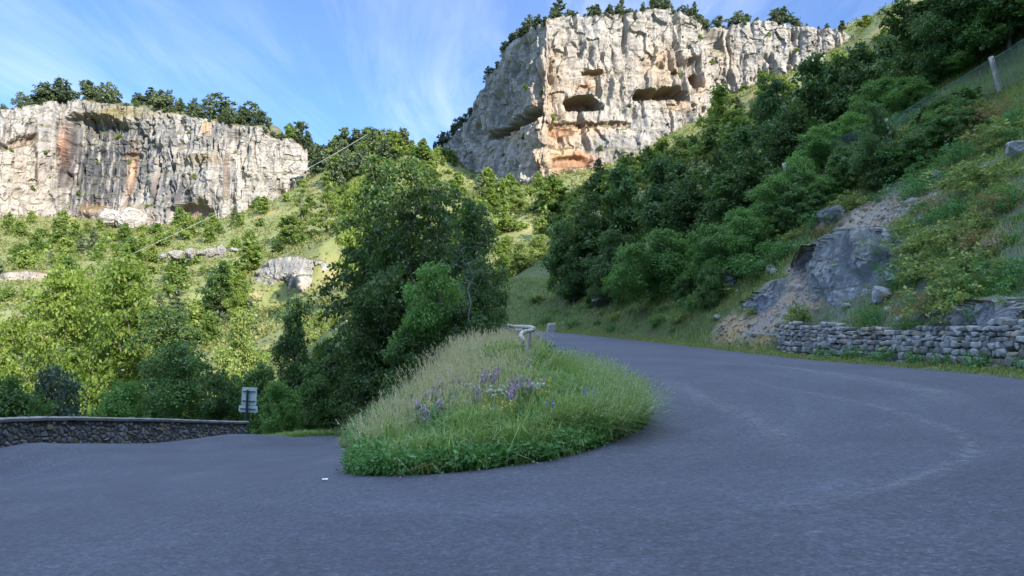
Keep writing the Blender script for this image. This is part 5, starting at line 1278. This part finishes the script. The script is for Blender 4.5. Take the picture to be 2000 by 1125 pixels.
# spill of longer blades over the road edge on the right of the island
P = scatter(60000, 0.2, 2.7, 10.5, 30, isl); dr_ = dist_line(P[:, 0], P[:, 1], ISLC[::2]); P = P[(dr_ < 0.9) & (P[:, 0] > 0.2) & (P[:, 1] < 19)][:8000]
a, b = stalks(r, P[: len(P) // 4], r.uniform(0.45, 0.8, len(P) // 4), 0.13, 0.014, 0.3, heading=-0.5)
mk('meadow_grass', [blades(r, P, r.uniform(0.35, 0.75, len(P)), 0.010, 0.35, 0.6, heading=-0.5)[:3], a], [G_green], 'long grass leaning out over the road from the island')
mk('silvery_grass_heads', [b], [G_silver], 'silvery grass heads leaning over the road edge of the island')
# pale seed grasses on the crest and left flank
P = scatter(60000, -5.5, 1.4, 10.5, 30, isl); pm = fbm(P[:, 0] * .6, P[:, 1] * .6, 0 * P[:, 0], 3, 15)
crest = np.exp(-((P[:, 0] - np.interp(P[:, 1], [10, 14, 20, 30], [-1.1, -1.35, -0.9, -0.6])) / 1.05) ** 2); P = P[(r.random(len(P)) < crest * (0.55 + 0.9 * pm)) & (P[:, 1] > 11.5) & ~((P[:, 0] > -0.9) & (P[:, 1] > 17.5) & (P[:, 1] < 23.5) & (r.random(len(P)) < 0.93))][:9500]
a, b = stalks(r, P, r.uniform(0.40, 0.95, len(P)) * (0.75 + 0.35 * np.clip((P[:, 1] - 11) / 6, 0, 1)), r.uniform(0.14, 0.28, len(P)), 0.012, 0.2)
mk('seed_grass', [a, blades(r, P + r.normal(0, 0.06, P.shape) * [1, 1, 0], r.uniform(0.3, 0.6, len(P)), 0.007, 0.3, 0.6)[:3]], [G_pale], 'pale ripe grass stalks along the crest of the island')
mk('seed_heads', [b], [G_head], 'feathery pale seed heads along the crest of the island')
# leafy weeds along the foot of the island
def weeds(P, hmax, L, mat, name, label, per=16):
    n = len(P); C = P.copy(); hgt = hmax * r.uniform(0.4, 1.0, n); C[:, 2] += hgt * 0.6
    Nr = np.array([0, 0, 1.0]) + rand_unit(r, n) * 0.5; Nr /= np.linalg.norm(Nr, axis=1, keepdims=True)
    V, Q = leaves(r, C, Nr, hgt * 0.42 + 0.04, 0.55, per, L, L * 0.5, 0.7, 0.2)
    st = blades(r, P, hgt, 0.008, 0.1, 0.1)[:3]
    return mk(name, [(V, Q), st], [mat], label)
dI = lambda P: dist_line(P[:, 0], P[:, 1], ISLC[::2])
P = scatter(40000, -4.2, 2.6, 8.6, 19, isl); d_ = dI(P); P = P[(d_ < 0.42 + 0.5 * noise(P[:, 0] * 1.1, P[:, 1] * 1.1, 0 * d_, 4)) & (d_ > 0.03)][:2600]
weeds(P, 0.27, 0.065, G_dark, 'roadside_weeds', 'dark green leafy weeds along the foot of the island', 22)
P = scatter(9000, -5, 2.4, 9.5, 26, isl); P = P[fbm(P[:, 0] * 1.2, P[:, 1] * 1.2, 0 * P[:, 0], 3, 44) > 0.18][:700]
weeds(P, 0.5, 0.09, G_dark, 'herbs', 'leafy green herbs mixed into the island grass', 20)
# left flank brambles
P = scatter(30000, -4.6, -1.2, 12.5, 22, isl); d_ = dI(P); P = P[(d_ > 0.3) & (d_ < 1.5)][:900]
weeds(P, 0.42, 0.08, G_dark, 'brambles', 'leafy brambles on the left flank of the island', 26)

# verges: left verge beyond the parapet end, right verge, banks
def strip(n, curve, s0, s1, y0, y1, side=1):
    k = [i for i in range(1, len(curve) - 1) if y0 < curve[i, 1] < y1]; i = r.choice(k, n); a, b = curve[i - 1], curve[i + 1]; t = (b - a)[:, :2]; t /= np.linalg.norm(t, axis=1, keepdims=True)
    nr = np.stack([-t[:, 1], t[:, 0]], 1) * side; s = r.uniform(s0, s1, n); q = curve[i, :2] + nr * s[:, None] + t * r.uniform(-.4, .4, (n, 1)); return np.stack([q[:, 0], q[:, 1], ground_at(q[:, 0], q[:, 1])], 1), s
P, s = strip(9000, LEFTC, 0.0, 2.4, 31.5, 39.6); mk('verge_grass', [blades(r, P, r.uniform(0.12, 0.42, len(P)), 0.016, 0.3, 0.5)[:3]], [G_green], 'green grass verge beyond the end of the parapet')
OC = OUTC[(OUTC[:, 0] > -9)]
P, s = strip(26000, OC, -0.04, 0.85, 8, 64); clump = fbm(P[:, 0] * 1.1, P[:, 1] * 1.1, 0 * s, 3, 8); P = P[(clump > -0.12) | (P[:, 1] > 27)]
mk('verge_grass', [blades(r, P, r.uniform(0.04, 0.18, len(P)), 0.014, 0.35, 0.6)[:3]], [G_hill], 'thin grass verge along the foot of the stone wall and bank')
P, s = strip(5200, OUTC[(OUTC[:, 1] > 12) & (OUTC[:, 1] < 28) & (OUTC[:, 0] > 5)], 0.45, 0.95, 12, 28); k_ = fbm(P[:, 0] * 1.4, P[:, 1] * 1.4, 0 * s, 3, 18) > 0.02; P = P[k_][:240]
weeds(P, 0.42, 0.07, G_dark, 'wall_foot_weeds', 'green weeds growing against the foot of the stone wall', 18)
# slope grass: tufts on the unbare parts of the slope
def slope_grass(n, x0, x1, y0, y1, hlo, hhi, w, lim, mat, name, label, keep=None):
    P = scatter(n, x0, x1, y0, y1, lambda x, y: ~in_poly(x, y, ROADPOLY))
    i = np.clip(np.searchsorted(GX, P[:, 0]) - 1, 0, len(GX) - 1); j = np.clip(np.searchsorted(GY, P[:, 1]) - 1, 0, len(GY) - 1)
    k = (GSOIL[i, j] < lim * r.uniform(0.5, 1.5, len(P))) & (dist_line(P[:, 0], P[:, 1], OUTS) > 0.8) & (P[:, 2] > Hbase(P[:, 0] * 0 + 6, P[:, 1] * 0 + 20))
    P = P[k]; tuft = fbm(P[:, 0] / 0.7, P[:, 1] / 0.7, P[:, 2] / .7, 3, 61)
    P = P[r.random(len(P)) < 0.35 + 1.6 * np.clip(tuft + 0.15, 0, 1)]
    return mk(name, [blades(r, P, r.uniform(hlo, hhi, len(P)), w, 0.4, 0.7)[:3]], [mat], label)
slope_grass(130000, 8, 30, 8, 48, 0.10, 0.36, 0.022, 0.35, G_hill, 'hillside_grass', 'tufted grass over the right slope')
slope_grass(40000, 8, 30, 8, 48, 0.25, 0.6, 0.024, 0.2, G_green, 'hillside_grass', 'taller green grass clumps over the right slope')
slope_grass(70000, -4, 30, 44, 74, 0.12, 0.45, 0.035, 0.5, G_hill, 'bank_grass', 'grass on the shaded bank beyond the far bend')
slope_grass(8000, 10, 26, 12, 38, 0.15, 0.45, 0.02, 0.6, G_dry, 'dry_herbs', 'reddish brown dry herbs among the slope grass')
P = scatter(26000, -18, -2.5, 36, 60, lambda x, y: ~in_poly(x, y, ROADPOLY)); mk('bank_grass', [blades(r, P, r.uniform(0.15, 0.5, len(P)), 0.03, 0.4, 0.6)[:3]], [G_green], 'shaded grass on the bank beyond the lower road')
# grit and pebbles along the edges of the asphalt
gv, gq, gc = [], [], []; V0_, Q0_ = rbox(1, 1, 1, 3, 3.0); o_ = 0
for crv, n_, lo_, hi_ in ((ISLC[::-1], 900, -0.05, 0.28), (OUTC, 700, -0.3, 0.12), (LEFTC, 420, -0.3, -0.02)):
    kk2 = [i for i in range(1, len(crv) - 1) if 4 < crv[i, 1] < 36]; ii = r.choice(kk2, n_); a_, b_ = crv[ii - 1], crv[ii + 1]; t_ = (b_ - a_)[:, :2]; t_ /= np.linalg.norm(t_, axis=1, keepdims=True)
    nr_ = np.stack([-t_[:, 1], t_[:, 0]], 1); sg_ = 1.0
    if crv is not OUTC and crv is not LEFTC: nr_ = -nr_ * -1.0; sg_ = -1.0
    q_ = crv[ii, :2] + nr_ * (sg_ * r.uniform(lo_, hi_, n_) * r.random(n_))[:, None]
    z_ = Hbase(q_[:, 0], q_[:, 1]) + 0.014
    for (x_, y_), zz_ in zip(q_, z_):
        s_ = 0.008 + 0.022 * r.random() ** 3; gv.append(V0_ * s_ * r.uniform(.6, 1.4, 3) + (x_, y_, zz_ + s_ * .3)); gq.append(Q0_ + o_); o_ += len(V0_); g0_ = r.uniform(.12, .36); gc.append(np.broadcast_to((g0_, g0_ * .96, g0_ * .88), V0_.shape))
tag(link('gravel', mesh_np('gravel', np.concatenate(gv), np.concatenate(gq), mats=[M_stone], cols=np.concatenate(gc))), 'loose grit and pebbles along the edges of the asphalt', kind='stuff')
# dead thatch hanging over the island edge
P = scatter(40000, -5, 2.7, 8.5, 24, isl); d_ = dI(P); P = P[(d_ < 0.35)]; P = P[fbm(P[:, 0] * 1.6, P[:, 1] * 1.6, 0 * P[:, 0], 3, 64) > 0.02][:2600]
mk('dry_thatch', [blades(r, P, r.uniform(0.12, 0.34, len(P)), 0.010, 0.7, 1.0)[:3]], [G_dry], 'brown dead grass along the edge of the island')
# small shrubs on the slope
def mini(seed, mat, n=70, per=26, L=0.06):
    rr_ = np.random.default_rng(seed); C = rr_.normal(size=(n, 3)) * [0.33, 0.33, 0.2] + [0, 0, 0.32]; C[:, 2] = np.abs(C[:, 2]); Nr = rand_unit(rr_, n) + [0, 0, .6]; Nr /= np.linalg.norm(Nr, axis=1, keepdims=True)
    V, Q = leaves(rr_, C, Nr, 0.12, 0.5, per, L, L * 0.5); k = Kind(); k.crown = mesh_np('slope_shrub', V, Q, mats=[mat]); k.trunk = None; k.H = 0.8; k.R = 0.6; k.name = 'slope_shrub'; return k
SH = [mini(1, G_dark), mini(2, G_dark), mini(3, L_bright), mini(4, G_hill, L=0.08), mini(5, G_dry, 60, 20)]
for px, py, k, h, wp, lab in ((1705, 640, 1, 0.9, 60, 'dark green shrub hanging over the left part of the stone wall'), (1790, 500, 2, 1.1, 110, 'bright green shrub to the right of the broad outcrop'), (1610, 455, 4, 0.6, 40, 'brownish shrub above the broad outcrop'), (1880, 500, 2, 0.7, 60, 'green shrub in the middle of the right slope'), (1990, 640, 4, 0.8, 50, 'reddish dry shrub at the right end of the wall top')):
    q = hit(px, py); plant(SH[k], q[0], q[1], h, lab, S, None, (wp / F_PX * q[1]) / (h / 0.8 * 1.2), name='slope_shrub', sink=0.05)
for i in range(240):
    px, py = rr.uniform(1400, 1998), rr.uniform(200, 650); q = hit(px, py)
    if q is None or q[1] > 48 or q[0] < 8: continue
    if 1370 < px < 1790 and py > 420 and rr.random() < 0.8: continue
    plant(SH[rr.choice((0, 1, 3, 3, 0, 4))], q[0], q[1], 0.3 + 0.9 * rr.random() ** 1.5, 'low shrub among the tufted grass of the right slope', S, 'low shrubs on the right slope', rr.uniform(.9, 1.6), name='slope_shrub', sink=0.05)
for i in range(34):
    px, py = rr.uniform(1000, 1400), rr.uniform(560, 660); q = hit(px, py, 40)
    if q is None or q[1] > 72 or in_poly(np.array([q[0]]), np.array([q[1]]), ROADPOLY)[0]: continue
    plant(SH[rr.choice((0, 1, 3))], q[0], q[1], rr.uniform(0.3, 0.8), 'low dark shrub in the grass of the shaded bank', S, 'low shrubs on the shaded bank', rr.uniform(.9, 1.6), name='bank_shrub', sink=0.05)

# wildflowers: each a stem with its own head
M_purple = plain_mat('purple_petals', (0.40, 0.29, 0.38), 0.35, 60, 0.7, 0.0); M_yellow = plain_mat('yellow_petals', (0.62, 0.52, 0.10), 0.2, 60, 0.7, 0.0); M_white = plain_mat('white_petals', (0.66, 0.64, 0.60), 0.15, 60, 0.7, 0.0); M_blue = plain_mat('blue_petals', (0.22, 0.25, 0.48), 0.25, 60, 0.7, 0.0)
def flower_kind(seed, pm, H, heads, hr, spike):
    q = np.random.default_rng(seed); st, hd = [], []
    for i in range(heads):
        a = q.uniform(0, 6.28); e = np.array([math.cos(a) * q.uniform(.02, .16), math.sin(a) * q.uniform(.02, .16), H * q.uniform(0.8, 1.1)]); st.append(tube([(0, 0, 0), tuple(e * [.6, .6, .55]), tuple(e)], 0.004, 4)[:3])
        m = 26; c = e + q.normal(size=(m, 3)) * ([hr * .35, hr * .35, hr * 1.3] if spike else [hr * .6, hr * .6, hr * .35]); n_ = rand_unit(q, m) + [0, 0, .5]; n_ /= np.linalg.norm(n_, axis=1, keepdims=True)
        V, Q = leaves(q, c, n_, 0.006, 0.5, 1, 0.028, 0.02); hd.append((V, Q))
    V, Q, T_ = merge(st); a = mesh_np('stem', V, Q, T_, mats=[G_green]); V, Q, _ = merge(hd); return a, mesh_np('blossoms', V, Q, mats=[pm])
def flowers(kind, pxs, label, group, name, hs=(0.8, 1.1)):
    for px, py in pxs:
        q = hit(px, py + 38, 8.0)
        if q is None or q[1] > 30: continue
        o = link(name, None, loc=(q[0], q[1], q[2])); link('stem', kind[0], o); link('blossoms', kind[1], o); s = rr.uniform(*hs); o.scale = (s, s, s); o.rotation_euler = (0, 0, rr.uniform(0, 6.28)); tag(o, label, 'flower', group)
g_ = lambda cx, cy, sx, sy, n: [(rr.gauss(cx, sx), rr.gauss(cy, sy)) for _ in range(n)]
FK = flower_kind(1, M_purple, 0.52, 6, 0.03, True)
flowers(FK, g_(1012, 770, 24, 12, 8) + g_(880, 790, 50, 18, 6) + g_(950, 755, 40, 14, 4) + g_(815, 815, 26, 14, 5), 'purple flowered herb in the grass on top of the island', 'purple wildflowers on the island', 'purple_wildflower')
flowers(flower_kind(2, M_yellow, 0.5, 3, 0.022, True), g_(1068, 770, 5, 12, 3) + g_(982, 812, 10, 5, 3) + g_(985, 690, 14, 5, 3) + g_(870, 715, 6, 6, 2), 'yellow flowered herb in the grass on the island', 'yellow wildflowers on the island', 'yellow_wildflower')
flowers(flower_kind(3, M_white, 0.5, 4, 0.016, False), g_(1055, 765, 8, 8, 4) + g_(960, 775, 12, 8, 5) + g_(850, 800, 40, 20, 8) + g_(1000, 700, 30, 10, 5), 'small white flowered herb in the grass on the island', 'white wildflowers on the island', 'white_wildflower')
flowers(flower_kind(4, M_blue, 0.6, 3, 0.03, True), [(1143, 802), (1082, 812), (1030, 712)], 'pale blue flower spike in the grass on the island', 'blue wildflowers on the island', 'blue_wildflower')

# scrub cover on the far slopes: leafy ground cover nobody could count
n = 29000; px = r.uniform(-420, 1850, n); d = 70 + 280 * r.random(n) ** 0.75; x = (px - 1000) / F_PX * d; z = ground_at(x, d)
k = (fbm(x / 16, d / 16, 0 * x, 4, 33) > -0.22) & ~((px > 880) & (d < 100)); P = np.stack([x, d, z], 1)[k]; P[:, 2] += 0.4
Nr = np.array([0, 0, 1.0]) + rand_unit(r, len(P)) * 0.5; Nr /= np.linalg.norm(Nr, axis=1, keepdims=True)
V, Q = leaves(r, P, Nr, 0.9, 0.5, 7, 0.55, 0.4, 0.6, 0.1)
G_scrub = leaf_mat('scrub_leaves', (0.060, 0.090, 0.022), (0.210, 0.215, 0.065), 0.3, 0.6, objvar=0.0)
tag(link('undergrowth', mesh_np('undergrowth', V, Q, mats=[G_scrub])), 'low scrub and bramble cover on the valley slopes', kind='stuff')
# ------------------------------------------------------------------ sky, sun, camera
SUN_AZ = math.atan2(0.62, -0.78)        # from +Y towards +X
SUN_EL = R(27)
w = bpy.data.worlds.new('World'); scene.world = w; w.use_nodes = True
nt = w.node_tree; nt.nodes.clear(); n = N(nt)
sky = n.node('ShaderNodeTexSky', sky_type='NISHITA', sun_disc=False, sun_elevation=SUN_EL, sun_rotation=SUN_AZ, altitude=900.0, air_density=0.75, dust_density=0.15, ozone_density=3.0)
dirv = n.node('ShaderNodeTexCoord').outputs['Generated']
sep = n.node('ShaderNodeSeparateXYZ', ins={0: dirv})
zz = n.math('ADD', n.math('MAXIMUM', sep.outputs[2], 0.0), 0.06)
pv = n.node('ShaderNodeCombineXYZ', ins={0: n.math('DIVIDE', sep.outputs[0], zz), 1: n.math('DIVIDE', sep.outputs[1], zz), 2: 0.0}).outputs[0]
c1 = n.noise(n.mapping(pv, (3.1, 0.6, 1), (0, 0, R(10)), (3.1, 0.4, 0)), 1.0, 9, 0.66, 0.6)
c2 = n.noise(n.mapping(pv, (0.55, 0.3, 1), (0, 0, R(20)), (0.4, 2.2, 0)), 1.0, 4, 0.55, 0.3)
cl = n.math('MULTIPLY', n.ramp(c1, [(0.42, (0, 0, 0)), (0.70, (1, 1, 1))]), n.ramp(c2, [(0.42, (0.1, 0.1, 0.1)), (0.62, (1, 1, 1))]))
veil = n.math('MULTIPLY', n.ramp(c2, [(0.35, (0, 0, 0)), (0.7, (1, 1, 1))]), 0.20)
cf = n.math('ADD', n.math('MULTIPLY', cl, 0.40), veil, clamp=True)
blue = n.mix(1.0, sky.outputs[0], (0.43, 0.60, 0.78), 'MULTIPLY')
lowc = n.mix(cf, blue, (3.3, 3.7, 4.4))
high = n.math('MULTIPLY', n.math('DIVIDE', n.math('SUBTRACT', sep.outputs[2], 0.55), 0.2, clamp=True), n.math('ADD', 0.35, n.math('MULTIPLY', c2, 0.9), clamp=True))
skyc = n.mix(high, lowc, (6.5, 8.6, 12.0))      # unseen overhead sky brightened, added to lift the shaded foreground
bg = n.node('ShaderNodeBackground', ins={'Color': skyc, 'Strength': 0.15})
ow = nt.nodes.new('ShaderNodeOutputWorld'); nt.links.new(bg.outputs[0], ow.inputs[0])

sd = bpy.data.lights.new('sun', 'SUN'); sd.energy = 4.8; sd.angle = R(0.5); sd.color = (1.0, 0.91, 0.79)
so = link('sun', sd)
sdir = Vector((math.sin(SUN_AZ) * math.cos(SUN_EL), math.cos(SUN_AZ) * math.cos(SUN_EL), math.sin(SUN_EL)))
so.rotation_euler = sdir.to_track_quat('Z', 'Y').to_euler()

cd = bpy.data.cameras.new('camera'); cd.sensor_width = 36.0; cd.lens = 36.0 * F_PX / 2000.0; cd.clip_start = 0.1; cd.clip_end = 3000
co = link('camera', cd, loc=tuple(CAM)); co.rotation_euler = (R(90) + PITCH, 0, 0)
scene.camera = co
scene.view_settings.view_transform = 'Standard'; scene.view_settings.look = 'None'; scene.view_settings.gamma = 1.0
scene.view_settings.exposure = 1.3
scene.cycles.max_bounces = 6; scene.cycles.transparent_max_bounces = 12
